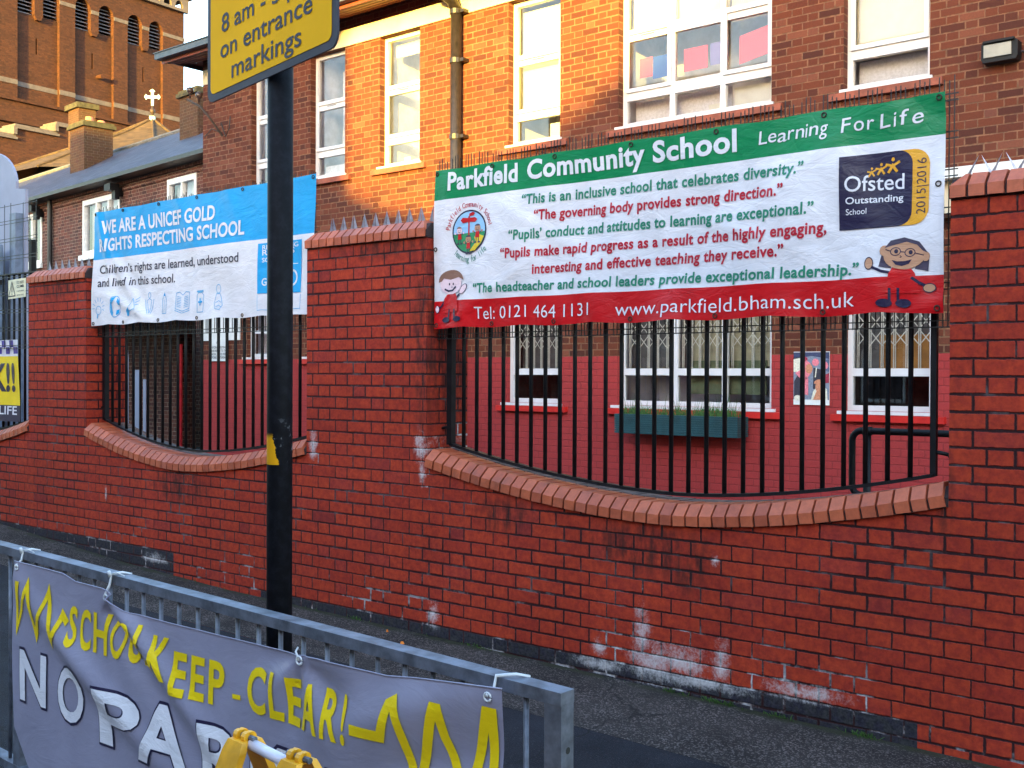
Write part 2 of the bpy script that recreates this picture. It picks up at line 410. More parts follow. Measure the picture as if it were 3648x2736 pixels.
V = {n: vinyl('print_'+n, c, r, .22 if n in ('grey', 'yellow', 'blacktext') else .38, 0 if n in ('grey', 'yellow', 'sky', 'skytext', 'blacktext') else .05) for n, c, r in [
    ('white', lin(226, 222, 230), .45), ('green', lin(6, 128, 78), .35), ('greentext', lin(40, 130, 105), .5), ('red', lin(196, 12, 22), .35),
    ('redtext', lin(185, 28, 52), .5), ('navy', lin(36, 30, 62), .35), ('amber', lin(226, 160, 40), .4), ('sky', lin(24, 158, 222), .42),
    ('skytext', lin(90, 170, 220), .5), ('grey', lin(146, 142, 164), .42), ('yellow', lin(240, 205, 12), .45), ('blacktext', lin(52, 44, 66), .5),
    ('skin', lin(190, 140, 110), .5), ('pale', lin(236, 205, 215), .5), ('hairbrown', lin(140, 100, 85), .5), ('hairdark', lin(66, 56, 78), .5),
    ('grassp', lin(46, 140, 90), .5), ('skyp', lin(150, 195, 235), .5), ('pathp', lin(225, 190, 40), .5), ('policeblue', lin(62, 44, 150), .45), ('cream', lin(228, 222, 190), .5)]}

def glassmat(name, refl=.22, tint=(.9, .93, .95)):
    k = NT(name); k.t.nodes.remove(k.p)
    tr = k.n('ShaderNodeBsdfTransparent'); tr.inputs[0].default_value = (*tint, 1)
    gl = k.n('ShaderNodeBsdfGlossy'); gl.inputs['Roughness'].default_value = .015
    fr = k.n('ShaderNodeFresnel'); fr.inputs[0].default_value = 1.5
    f = k.math('ADD', fr.outputs[0], refl, clamp=True)
    mx = k.n('ShaderNodeMixShader'); k.l(f, mx.inputs[0]); k.l(tr.outputs[0], mx.inputs[1]); k.l(gl.outputs[0], mx.inputs[2])
    k.l(mx.outputs[0], k.out.inputs[0]); return k.m
M['glass'] = glassmat('window_glass', .05)
M['glass_low'] = glassmat('window_glass_low', .05)

def polemat():
    k = NT('black_pole_paint'); v = k.objco(); sp = k.n('ShaderNodeSeparateXYZ'); k.l(v, sp.inputs[0])
    n = k.noise(v, 35, 5, .65)
    c = k.mix(k.map(n, .4, .7), (.004, .004, .006), (.010, .010, .015))
    # torn remains of a yellow sticker on a scuffed band
    lat = k.math('ADD', k.math('MULTIPLY', sp.outputs[0], .77), k.math('MULTIPLY', sp.outputs[1], .637))
    band = k.math('MULTIPLY', k.map(sp.outputs[2], 1.223, 1.2245), k.map(sp.outputs[2], 1.322, 1.300))
    zz = k.math('ADD', sp.outputs[2], k.math('MULTIPLY', sp.outputs[0], .9))
    edge = k.math('ADD', lat, k.math('ADD', k.math('MULTIPLY', k.math('SUBTRACT', k.noise(v, 60, 4), .5), .022), k.math('MULTIPLY', k.math('SUBTRACT', sp.outputs[2], 1.26), .22)))
    yel = k.math('MULTIPLY', k.math('LESS_THAN', edge, -.002), band)
    sc_ = k.math('MULTIPLY', k.map(n, .60, .66), k.math('MULTIPLY', k.map(sp.outputs[2], 1.22, 1.24), k.map(sp.outputs[2], 1.38, 1.31)))
    c = k.mix(k.math('MULTIPLY', sc_, .5), c, (.30, .30, .32))
    c = k.mix(yel, c, (.72, .33, .008))
    k.l(c, k.p.inputs['Base Color']); k.p.inputs['Roughness'].default_value = .6; k.spec(.12)
    k.bump(n, .15, .002); return k.m
M['black_post'] = polemat()

def asphalt(name, a, b, chip, sc1=220, rough=.85, chips=.62, wear=False):
    k = NT(name); v = k.objco()
    vo = k.n('ShaderNodeTexVoronoi'); vo.inputs['Scale'].default_value = sc1; k.l(v, vo.inputs['Vector'])
    wn = k.n('ShaderNodeSeparateColor'); k.l(vo.outputs['Color'], wn.inputs[0])
    patch = k.map(k.noise(v, 1.1, 7, .7), .35, .65)
    st = k.math('MULTIPLY', k.map(wn.outputs[0], chips, chips+.25), k.map(k.noise(v, 3.5, 4, .7), .3, .62, .25, 1))
    c = k.mix(k.map(k.noise(v, 2.2, 6, .65), .3, .7), a, b)
    c = k.mix(st, c, chip)
    fine = k.noise(v, 500, 3)
    c = k.mix(.5, c, k.mix(fine, (.2,)*3, (1,)*3), 'MULTIPLY')
    c = k.mix(.55, c, k.mix(patch, (.6, .58, .58), (1.05, 1.0, .98)), 'MULTIPLY')
    if wear:
        sp = k.n('ShaderNodeSeparateXYZ'); k.l(v, sp.inputs[0])
        foot = k.math('MULTIPLY', k.map(k.math('ADD', sp.outputs[1], k.math('MULTIPLY', k.math('SUBTRACT', k.noise(v, 9, 5, .7), .5), .12)), -.075, -.03), k.map(k.noise(v, 5, 3), .35, .55))
        c = k.mix(foot, c, k.mix(k.map(fine, .4, .6), (.016, .017, .009), (.045, .042, .022)))
        gum = k.n('ShaderNodeTexVoronoi'); gum.inputs['Scale'].default_value = 2.6; k.l(v, gum.inputs['Vector'])
        c = k.mix(k.map(gum.outputs['Distance'], .045, .03, 0, .55), c, (.16, .15, .15))
        ck = k.n('ShaderNodeTexVoronoi', feature='DISTANCE_TO_EDGE'); ck.inputs['Scale'].default_value = .55
        wv = k.n('ShaderNodeVectorMath', operation='ADD'); k.l(v, wv.inputs[0])
        nz = k.n('ShaderNodeTexNoise'); nz.inputs['Scale'].default_value = 4; nz.inputs['Detail'].default_value = 6; k.l(v, nz.inputs['Vector'])
        sc_ = k.n('ShaderNodeVectorMath', operation='SCALE'); sc_.inputs['Scale'].default_value = .35; k.l(nz.outputs['Color'], sc_.inputs[0]); k.l(sc_.outputs[0], wv.inputs[1]); k.l(wv.outputs[0], ck.inputs['Vector'])
        c = k.mix(k.map(ck.outputs['Distance'], .0045, .002, 0, .75), c, (.008, .008, .008))
    k.l(c, k.p.inputs['Base Color']); k.p.inputs['Roughness'].default_value = rough; k.spec(.25)
    k.bump(k.math('ADD', vo.outputs['Distance'], fine), .7, .004); return k.m
M['pavement'] = asphalt('pavement_asphalt', (.026, .021, .021), (.054, .045, .044), (.22, .18, .175), chips=.66, sc1=150, wear=True)
M['newstrip'] = asphalt('newer_asphalt', (.013, .014, .022), (.026, .027, .038), (.07, .07, .085), chips=.80, wear=True)
M['road'] = asphalt('road_asphalt', (.03, .03, .032), (.05, .05, .052), (.1, .1, .1), 160)
M['kerb'] = plain('kerb_stone', (.22, .21, .20), .85, var=.25, bump=.3)
M['earth'] = plain('ground_cover', (.06, .06, .055), .95, var=.3, scale=2)
M['yard'] = asphalt('yard_asphalt', (.04, .04, .042), (.06, .06, .06), (.1, .1, .1), 120)

def ident(u, v, d): return (u, d, v)

# ---------------------------------------------------------------- setting: ground, pavement, road
GX = [-60, -8, -4.4, -2.3, -1, .6, 2, 3.3, 4.4, 8, 40]
GZ = [.9, .22, .125, .0, -.045, -.062, -.082, -.10, -.115, -.17, -.5]
def G(x):
    for i in range(len(GX)-1):
        if x <= GX[i+1]:
            t = (x-GX[i])/(GX[i+1]-GX[i]); return GZ[i]+t*(GZ[i+1]-GZ[i])
    return GZ[-1]
def sheet(y0, y1, dz0, dz1, n=2):
    b = MB(); ys = [y0+(y1-y0)*i/n for i in range(n+1)]
    vs = [(x, y, G(x)+dz0+(dz1-dz0)*(y-y0)/(y1-y0)) for x in GX for y in ys]
    k = n+1; b.add(vs, [(i*k+j, (i+1)*k+j, (i+1)*k+j+1, i*k+j+1) for i in range(len(GX)-1) for j in range(n)])
    return b
b = MB(); b.add([(-500,-500,-.75),(500,-500,-.75),(500,500,-.75),(-500,500,-.75)], [(0,1,2,3)])
tag(b.build('ground', M['earth']), kind='structure')
tag(sheet(-.76, -.001, -.0, .0).build('pavement', M['pavement']), kind='structure')
tag(sheet(-3.05, -.76, -.045, -.001).build('pavement_strip', M['newstrip']), kind='structure')
b = MB()
for i in range(len(GX)-1):
    x0, x1 = GX[i], GX[i+1]
    p = [(x, y, G(x)-.045+dz) for x in (x0, x1) for (y, dz) in ((-3.05, .003), (-3.18, .003), (-3.18, -.25), (-3.05, -.25))]
    b.add(p, [(0,4,5,1),(1,5,6,2)])
tag(b.build('kerb', M['kerb']), kind='structure')
tag(sheet(-10.2, -3.17, -.17, -.165).build('road', M['road']), kind='structure')
tag(sheet(-12.9, -10.2, -.06, -.06).build('far_pavement', M['pavement']), kind='structure')
b = MB(); b.add([(-40,.35,-.02),(20,.35,-.02),(20,5.6,-.02),(-9.2,5.6,-.02),(-9.2,16,-.02),(-40,16,-.02)], [(0,1,2,3,4,5)])
tag(b.build('school_yard_ground', M['yard']), kind='structure')

# ---------------------------------------------------------------- boundary wall
def lerp_pts(pts, x):
    if x <= pts[0][0]: return pts[0][1]
    for (a, za), (c, zc) in zip(pts, pts[1:]):
        if x <= c: return za+(zc-za)*(x-a)/(c-a)
    return pts[-1][1]
def smooth_curve(x0, x1, zl, zr, zmin, xm, n=60):
    """scooped curve through both ends with its low point at xm"""
    out = []
    for i in range(n+1):
        x = x0+(x1-x0)*i/n
        t = (x-xm)/((x0-xm) if x < xm else (x1-xm))
        z = zmin+((zl if x < xm else zr)-zmin)*(abs(t)**1.75)
        out.append((x, z))
    return out
BAYS = [(-6.55, -3.863, .96, .985, .79, -5.2), (-2.91, -.117, .985, .962, .768, -1.55), (.985, 4.065, .945, .945, .742, 2.62)]
PILLARS = [(-7.6, -6.55, 2.28), (-3.863, -2.91, 2.28), (-.117, .985, 2.325), (4.065, 6.2, 2.25)]
curves = [smooth_curve(*bb) for bb in BAYS]
bw = thing('brick_boundary_wall', 'long red brick boundary wall with scooped bays and blue brick base course', 'wall', (0,0,0))
prof = [(-7.6, -.4), (6.2, -.4), (6.2, 2.25), (4.065, 2.25)]
prof += [(x, z) for x, z in curves[2][::-1]] + [(.985, 2.325), (-.117, 2.325)] + curves[1][::-1] + [(-2.91, 2.28), (-3.863, 2.28)] + curves[0][::-1] + [(-6.55, 2.28), (-7.6, 2.28)]
MB().prism(prof, ident, 0, .37).build('wall', M['wall'], bw)
def coping_brick(b, p, t, n, wd, taper=(0, 0), mt=None, back=.19, y0=-.024):
    """one cant brick: p centre of its foot on the wall top, t along, n up"""
    j = lambda a: a+random.uniform(-.0015, .0015)
    pr = [(y0, .0), (y0, .050), (y0+.055, .104), (back, .104), (back, 0)]
    vs = []
    for s in (-1, 1):
        for y, h in pr:
            tp = (taper[0] if s < 0 else taper[1])*max(0, (h-.05)/.054)
            q = p+t*(s*(wd/2-.0062)-s*tp)+n*j(h); vs.append((q.x, j(y), q.z))
    fs = [(0,1,6,5),(1,2,7,6),(2,3,8,7),(3,4,9,8),(4,0,5,9),(0,4,3,2,1),(5,6,7,8,9)]
    b.add(vs, fs, mt)
    if back < .3:
        vs = []
        for s in (-1, 1):
            for y, h in [(back+.012, 0), (back+.012, .102), (.355, .100), (.355, 0)]:
                q = p+t*(s*(wd/2-.0062))+n*j(h); vs.append((q.x, y, q.z))
        b.add(vs, [(0,1,5,4),(1,2,6,5),(2,3,7,6),(3,0,4,7),(0,3,2,1),(4,5,6,7)], M['coping_dirty'])
def coping_run(name, pts, parent, ends=(0, 0)):
    P = [Vector((x, 0, z)) for x, z in pts]; L = [0]
    for a, c in zip(P, P[1:]): L.append(L[-1]+(c-a).length)
    n = max(1, round(L[-1]/.0755)); wd = L[-1]/n; b = MB()
    def at(s):
        for i in range(len(P)-1):
            if s <= L[i+1]+1e-9: return P[i]+(P[i+1]-P[i])*((s-L[i])/(L[i+1]-L[i]))
        return P[-1]
    for k in range(n):
        p = at((k+.5)*wd); t = (at(min((k+1)*wd, L[-1]))-at(k*wd)).normalized(); nn = Vector((-t.z, 0, t.x))
        coping_brick(b, p+nn*.004, t, nn, wd, (.05 if k == 0 and ends[0] else 0, .05 if k == n-1 and ends[1] else 0), M['coping'])
    # bed of dark mortar showing in the joints
    vs = []
    for p_, q_ in pts:
        for y, h in ((-.010, .002), (-.010, .042), (.040, .090), (.35, .090), (.35, .002)): vs.append((p_, y, q_+h))
    m5 = 5; fs = []
    for i in range(len(pts)-1):
        for a in range(4): fs.append((i*m5+a, (i+1)*m5+a, (i+1)*m5+a+1, i*m5+a+1))
    fs += [tuple(range(5)), tuple((len(pts)-1)*m5+a for a in range(5))[::-1]]
    b.add(vs, fs, M['dark_mortar'])
    return b.build(name, M['coping'], parent)
for i, cv in enumerate(curves): coping_run('curved_coping', cv, bw)
for x0, x1, z in PILLARS: coping_run('pillar_coping', [(x0-.004, z), (x0*.5+x1*.5, z), (x1+.004, z)], bw, (1, 1))

# ---------------------------------------------------------------- anti-climb spikes on the pillars
def spikes(x0, x1, z, label, wide, h, y=.13):
    t = thing('spike_strip', label, 'wall spikes', ((x0+x1)/2, y, z), 'spike strips along the wall pillars')
    b = MB(); b.box(x0, x1, y-.02, y+.02, z+.001, z+.006); b.build('strip', M['spike'], t)
    n = int((x1-x0)/.096)
    for k in range(n):
        x = x0+.05+k*(x1-x0-.09)/(n-1); s = MB(); a = .011
        for sg in (-1, 1):
            bx = x+sg*wide; a = .017 if wide < .05 else .009; r = random.uniform(-.006, .006)
            s.add([(bx-a, y-.006*sg, z+.006), (bx+a, y-.006*sg+.003, z+.006), (bx, y+.012, z+.006), (x+sg*.002+r, y+.02*sg*0, z+h)], [(0,1,3),(1,2,3),(2,0,3),(0,2,1)])
        s.build('spike', M['spike'], t)
spikes(-3.80, -2.95, 2.384, 'zinc spike strip on the brick pillar nearest the warning notice', .026, .10)
spikes(-.06, .955, 2.429, 'zinc spike strip on the pillar between the two school banners', .027, .112)
spikes(4.07, 5.4, 2.354, 'crossed wire spikes on the pillar right of the green banner', .060, .11, .2)

# ---------------------------------------------------------------- iron railings and wire mesh in the bays
def railing(x0, x1, curve, label, n, y=.15, top=2.40, lift=.152):
    t = thing('iron_railing', label, 'railing', (x0, y, 0), 'black railings in the scooped bays')
    zc = lambda x: lerp_pts(curve, x)+lift
    xs = [x0+(x1-x0)*i/n for i in range(n+1)]
    for i, x in enumerate(xs):
        if i in (0, n):
            r = .020 if i == 0 else .013
            b = MB(); b.box(x-r, x+r, y-r, y+r, zc(x)-.01, top); b.build('end_post', M['black'], t)
        else:
            b = MB(); b.tube([(x, y, zc(x)), (x, y, top)], .0118, 10); b.build('bar', M['black'], t, smooth=True)
    b = MB()
    for a in range(36):
        xa = x0+(x1-x0)*a/36; xb = x0+(x1-x0)*(a+1)/36
        p = [(x, yy, zc(x)+h) for x in (xa, xb) for yy, h in ((y-.02, -.015), (y+.02, -.015), (y+.02, .002), (y-.02, .002))]
        b.add(p, [(0,1,5,4),(1,2,6,5),(2,3,7,6),(3,0,4,7)]+([(0,3,2,1)] if a == 0 else [])+([(4,5,6,7)] if a == 35 else []))
    b.build('bottom_rail', M['black'], t)
    b = MB(); b.box(x0, x1, y-.02, y+.02, top, top+.012); b.build('top_rail', M['black'], t)
    for x, sg in ((x0, -1), (x1, 1)):
        z = zc(x)+.10
        b = MB(); b.tube([(x, y, z), (x+sg*.085, y-.01, z-.015)], .009, 8); b.tube([(x+sg*.07, y-.01, z-.012), (x+sg*.12, y-.015, z-.02)], [.014, .024], 10)
        b.build('wall_fixing', M['black'], t, smooth=True)
    return t
railing(1.05, 3.95, curves[2], 'black iron railing below the green and red school banner', 28)
railing(-2.86, -.16, curves[1], 'black iron railing below the blue and white banner', 26)
railing(-6.5, -3.92, curves[0], 'black iron railing behind the yellow and black notice at far left', 25)
def meshpanel(x0, x1, z0, z1, label, y=.095, sp=1.0):
    t = thing('wire_mesh_panel', label, 'wire mesh', (x0, y, z0), 'dark wire mesh panels behind the banners')
    b = MB(); r = .0020; x = x0; k = 0
    while x < x1:
        zt = z1+random.uniform(-.02, .012)
        b.box(x-r, x+r, y-r, y+r, z0-.004, zt)
        k += 1; x += (.0215 if k % 4 else .042)*sp
    z = z0; k = 0
    while z < z1-.02:
        b.box(x0-.01, x1+.01, y-3*r, y-r, z-r*1.3, z+r*1.3)
        k += 1; z += .028 if k % 2 else .135
    b.build('mesh', M['mesh'], t); return t
meshpanel(1.0, 4.055, 1.715, 2.80, 'dark wire mesh behind the green and red school banner')
meshpanel(-2.87, -.13, 1.80, 2.86, 'dark wire mesh behind the blue and white banner')
meshpanel(-6.5, -3.90, 1.72, 3.05, 'dark wire mesh over the far left bay with a warning notice', sp=5.5)
b = MB(); b.box(-4.42, -4.37, .28, .33, 1.0, 2.72); b.box(-4.425, -4.365, .275, .335, 2.721, 2.735)
tag(b.build('mesh_fence_post', M['black']), 'dark square post behind the pillar nearest the warning notice', 'post')

# ---------------------------------------------------------------- school building
YB = 5.55
sch = thing('school_building', 'two storey brick school with painted red lower wall behind the railings', 'school', (0, YB, 0))
SL = -9.27; SR = 9.0; ZT = 6.46
UW = [(-8.05, -7.31), (-6.69, -5.96), (-5.27, -4.52), (-3.02, -2.233), (-1.415, .455), (1.215, 2.045), (4.4, 5.2)]
GW = [(-8.14, -7.38, 1.745, 2.85), (-6.76, -5.98, 1.745, 2.85), (-3.03, -2.23, 1.165, 2.75), (-1.41, .475, 1.165, 2.75), (1.25, 2.09, 1.165, 2.75)]
holes = [[(a, 4.275), (c, 4.275), (c, 6.016), (a, 6.016)] for a, c in UW] + [[(a, z0), (c, z0), (c, z1), (a, z1)] for a, c, z0, z1 in GW]
def school_uv(u, v, d): return (u, YB+d, v)
b = MB().prism([(SL, -.6), (SR, -.6), (SR, ZT), (SL, ZT)], school_uv, 0, .13, holes=holes, back=False)
b.add([(SL, YB, -.6), (SL, YB+9, -.6), (SL, YB+9, ZT), (SL, YB, ZT)], [(0,1,2,3)])
b.build('wall', M['school'], sch, recalc=False)
b = MB()
xs = [SL+.0]+[q for a, c in UW for q in (a, c)]+[SR]
b.box(SL+.003, SR, YB-.012, YB+.12, 6.018, 6.245); b.build('lintel_band', M['cream'], sch)
b = MB()  # dark blue brick base course seen low behind the wall
b.box(SL+.01, SR, YB-.004, YB+.05, .10, .175); b.build('base_course', M['ink'], sch)
# eaves: soffit, fascia, gutter, roof
b = MB(); x0, x1 = -9.56, 9.5; ye = 5.02
b.add([(x0, ye, 6.30), (x1, ye, 6.30), (x1, YB-.001, 6.40), (x0, YB-.001, 6.40)], [(0,1,2,3)])
b.add([(x0, YB, 6.40), (SL, YB, 6.40), (SL, YB+9, 6.40), (x0, YB+9, 6.40)], [(0,1,2,3)])
for i in range(4):
    yy = ye+.08+i*.11; zz = 6.30+(yy-ye)/(YB-ye)*.10
    b.box(x0+.02, x1, yy, yy+.012, zz-.006, zz-.001)
b.box(x0, x1, ye-.02, ye, 6.285, 6.40); b.build('soffit', M['soffit'], sch, recalc=False)
b = MB(); b.box(x0-.03, x1, ye-.13, ye-.022, 6.335, 6.425); b.box(x0-.05, x1, ye-.145, ye-.02, 6.4255, 6.437); b.box(x0-.031, x0-.001, ye-.02, YB+9, 6.34, 6.43)
b.build('gutter', M['gutter'], sch)
b = MB(); b.add([(x0, ye-.02, 6.44), (x1, ye-.02, 6.44), (x1, YB+4.5, 9.4), (x0, YB+4.5, 9.4), (x0, YB+9.5, 6.44), (x1, YB+9.5, 6.44)], [(0,1,2,3),(3,2,5,4),(0,3,4),(1,5,2)])
b.build('roof', M['slate'], sch)  # unseen pitched roof, added for its shading

def window(parent, x0, x1, z0, z1, cols, rows, y, fr=.052, name='window', mt='upvc', glass='glass', sash=(), vents=True, back=None, blind=None, depth=.06):
    """cols: mullion centres, rows: (z0,z1) of transoms; one frame mesh with panes and fittings as its children"""
    b = MB(); yb = y+depth
    b.box(x0, x0+fr, y, yb, z0, z1); b.box(x1-fr, x1, y, yb, z0, z1)
    b.box(x0+fr, x1-fr, y, yb, z0, z0+fr); b.box(x0+fr, x1-fr, y, yb, z1-fr, z1)
    ce = [x0+fr]+[q for c in cols for q in (c-.03, c+.03)]+[x1-fr]
    for c in cols: b.box(c-.03, c+.03, y+.002, yb-.002, z0+fr, z1-fr)
    for i in range(0, len(ce), 2):
        for r0, r1 in rows: b.box(ce[i], ce[i+1], y+.003, yb-.003, r0, r1)
    # opening sashes: a second, slightly proud frame
    for (sx0, sx1, sz0, sz1) in sash:
        f2 = .045
        b.box(sx0, sx0+f2, y-.018, y-.0005, sz0, sz1); b.box(sx1-f2, sx1, y-.018, y-.0005, sz0, sz1)
        b.box(sx0+f2, sx1-f2, y-.018, y-.0005, sz0, sz0+f2); b.box(sx0+f2, sx1-f2, y-.018, y-.0005, sz1-f2, sz1)
    o = b.build(name, M[mt], parent)
    p = MB(); yp = y+depth*.5
    ze = [z0+fr]+[q for r in rows for q in r]+[z1-fr]
    for i in range(0, len(ce), 2):
        for j in range(0, len(ze), 2):
            p.add([(ce[i], yp, ze[j]), (ce[i+1], yp, ze[j]), (ce[i+1], yp, ze[j+1]), (ce[i], yp, ze[j+1])], [(0,1,2,3)])
    p.build('pane', M[glass], o, recalc=False)
    if vents and rows:
        v_ = MB(); xc = (ce[0]+ce[1])/2; r0, r1 = rows[-1]
        v_.box(xc-.09, xc+.09, y-.028, y-.019, r0+.035, r0+.042); v_.build('trickle_vent', M['pipe'], o)
    return o
yw = YB+.10
def room(parent, x0, x1, z0, z1, mt, y, d=.75):
    r = MB(); r.add([(x0, y, z0), (x1, y, z0), (x1, y, z1), (x0, y, z1), (x0, y+d, z0), (x1, y+d, z0), (x1, y+d, z1), (x0, y+d, z1)],
                    [(4,5,6,7), (0,4,7,3), (1,2,6,5), (0,1,5,4), (3,7,6,2)])
    return r.build('interior', M[mt], parent, recalc=False)
ROWS_U = [(4.575, 4.70), (5.24, 5.37)]
uw_obj = []
for i, (a, c) in enumerate(UW):
    wide = c-a > 1.2
    cols = [-.775, -.155] if wide else []
    edges = [a+.03]+[q for cc in cols for q in (cc, cc)]+[c-.03]
    sash = []
    for j in range(0, len(edges), 2):
        if wide and j == 2: continue
        sash.append((edges[j]+.008, edges[j+1]-.008, 4.665, 5.355))
    o = window(sch, a, c, 4.275, 6.014, cols, ROWS_U, yw, sash=sash)
    uw_obj.append(o)
    room(o, a-.02, c+.02, 4.2, 6.05, 'sky_tint_room', yw+.09, .8)
    s = MB(); s.box(a-.03, c+.03, YB-.03, yw+.05, 4.247, 4.2735); s.build('window_board', M['upvc'], o)
    s = MB(); s.prism([(a-.13, 4.17), (c+.13, 4.17), (c+.13, 4.235), (a-.13, 4.235)], school_uv, -.055, -.001)
    s.prism([(a-.128, 4.236), (c+.128, 4.236), (c+.128, 4.246), (a-.128, 4.246)], school_uv, -.03, -.001); s.build('tile_sill', M['sillbrick'], o)
def blindp(o, x0, x1, z0, z1, mt='blind', y=yw+.16):
    q = MB(); q.box(x0, x1, y, y+.006, z0, z1); q.build('blind_or_sky_panel', M[mt], o)
blindp(uw_obj[3], -3.0, -2.25, 4.62, 5.94); blindp(uw_obj[2], -5.22, -4.54, 5.78, 5.95); blindp(uw_obj[4], -1.38, -.16, 5.34, 5.99)
blindp(uw_obj[4], -.14, .42, 5.26, 5.99); blindp(uw_obj[4], -.10, .42, 4.30, 4.56, 'paper'); blindp(uw_obj[5], 1.24, 2.02, 4.60, 5.99)
blindp(uw_obj[1], -6.66, -5.99, 4.30, 4.48, 'net'); blindp(uw_obj[0], -8.0, -7.35, 4.30, 5.9, 'net', yw+.3); blindp(uw_obj[1], -6.62, -5.99, 4.7, 5.9, 'net', yw+.45)  # net panels pale these panes in place of mirrored sky
for i in (4, 5): blindp(uw_obj[i], UW[i][0]+.03, UW[i][1]-.03 if i == 5 else -.16, 4.25, 4.60, 'net', yw+.22)  # pale panels added to brighten panes that mirror a dark house
# coloured cards hung inside the wide window
for i, (x, z, wd, hh, mt, lb) in enumerate([(-1.24, 4.98, .17, .22, 'coral', 'coral card hung inside the wide window, leftmost of the row'), (-1.04, 4.96, .22, .25, 'bluecard', 'blue card hung inside the wide window beside the leftmost coral one'),
        (-.60, 4.97, .30, .25, 'coral', 'large coral card hung in the middle of the wide window'), (-.31, 4.98, .22, .24, 'lilac', 'lilac card hung inside the wide window beside a coral one'),
        (.10, 4.99, .34, .30, 'coral', 'tilted coral card hung at the right of the wide window')]):
    q = MB(); tl = (.0, .0, .0, .0, .06)[i]
    pts = [(x-wd/2, z-hh/2-tl/2), (x+wd/2, z-hh/2+tl/2), (x+wd/2, z+hh/2+tl/2), (x-wd/2, z+hh/2-tl/2)]
    q.prism(pts, ident, yw+.20, yw+.203); tag(q.build('hanging_card', M[mt]), lb, 'card', 'cards hung inside the wide school window')
def small_paper(x0, x1, z0, z1, label, mt='paper', y=yw+.14):
    q = MB(); q.box(x0, x1, y, y+.05, z0, z1)
    tag(q.build('stacked_papers', M[mt]), label, 'papers')
small_paper(-2.56, -2.30, 4.30, 4.52, 'white papers standing on the sill of the narrow window with blind')
small_paper(-.40, -.26, 4.30, 4.42, 'white tray on the sill inside the wide window')
small_paper(-5.05, -4.92, 4.30, 4.42, 'cream box on the window sill left of the downpipe', 'blind')
# ground floor windows with grilles
def grille(o, x0, x1, z0, z1, y):
    b = MB(); n = max(2, round((x1-x0)/.115)); p = (x1-x0)/n; r = .006
    for i in range(n+1):
        x = x0+p*i
        for dx in (-.009, .009): b.box(x+dx-r*.7, x+dx+r*.7, y, y+.01, z0, z1)
        if i < n:
            zz = z1
            while zz > z0+.28:
                for s in (-1, 1):
                    za, zb = (zz-.145, zz) if s > 0 else (zz, zz-.145)
                    b.add([(x, y-.004*s-.003, za-.008), (x+p, y-.004*s-.003, zb-.008), (x+p, y-.004*s-.003, zb+.008), (x, y-.004*s-.003, za+.008)], [(0,1,2,3)])
                zz -= .155
    b.build('security_grille', M['grille'], o, recalc=False)
for i, (a, c, z0, z1) in enumerate(GW):
    wide = c-a > 1.2; left = i < 2
    rows = [(1.50, 1.575)] if not left else [(2.10, 2.15)]
    o = window(sch, a, c, z0, z1, [-.70, -.10] if wide else [], rows, yw-.03, vents=False, glass='glass_low', sash=[])
    room(o, a-.02, c+.02, z0-.05, z1+.05, 'sky_tint_room' if left else ('dark_room', 'dark_room', 'dark_room', 'sky_tint_room', 'dark_room')[i], yw+.12, .7)
    s = MB(); s.box(a-.06, c+.05, YB-.045, yw-.031, z0-.032, z0-.002); s.build('window_board', M['upvc'], o)
    s = MB(); s.box(a-.12, c+.13, YB-.065, YB-.001, z0-.10, z0-.036); s.build('red_sill', M['sillred'], o)
    q = MB(); q.box(a-.01, c+.01, yw+.22, yw+.225, (1.575 if not left else z0), z1); q.build('curtain', M['net' if left else 'dimcurtain'], o)
    if not left:
        for (ga, gc) in ([(a+.06, c-.06)] if not wide else [(a+.06, -.74), (-.66, -.14), (-.06, c-.06)]): grille(o, ga, gc, 1.58, 2.25, yw+.07)
for x0, x1, z0, z1, mt, lb in [(-.6, .42, 1.60, 2.3, 'board_cream', 'cream pinboard seen through the grille of the middle ground floor window'),
        (-.62, .30, 1.30, 1.66, 'board_green', 'patchwork green pinboard low inside the middle ground floor window'),
        (1.50, 2.02, 1.50, 1.90, 'oak', 'oak cupboard seen inside the right ground floor window')]:
    q = MB(); q.box(x0, x1, yw+(.16 if mt == 'board_cream' else .13), yw+(.19 if mt == 'board_cream' else .155), z0, z1); tag(q.build('display_board' if mt != 'oak' else 'cupboard', M[mt]), lb, 'pinboard' if mt != 'oak' else 'cupboard')
# downpipe with hopper
dp = MB(); dp.tube([(-3.80, YB-.09, .2), (-3.80, YB-.09, 6.08)], .072, 14); dpo = dp.build('downpipe', M['pipe'], sch, smooth=True)
for z in (4.47, 5.42, 6.03): b = MB(); b.tube([(-3.80, YB-.09, z-.03), (-3.80, YB-.09, z+.03)], .083, 14); b.box(-3.72, -3.66, YB-.11, YB-.002, z-.02, z+.02); b.build('bracket', M['pipe'], dpo)
b = MB(); b.tube([(-3.80, YB-.09, 6.05), (-3.82, YB-.16, 6.18), (-3.86, ye-.03, 6.30), (-3.88, ye-.06, 6.37)], [.072, .075, .08, .09], 12); b.build('swan_neck', M['pipe'], dpo, smooth=True)
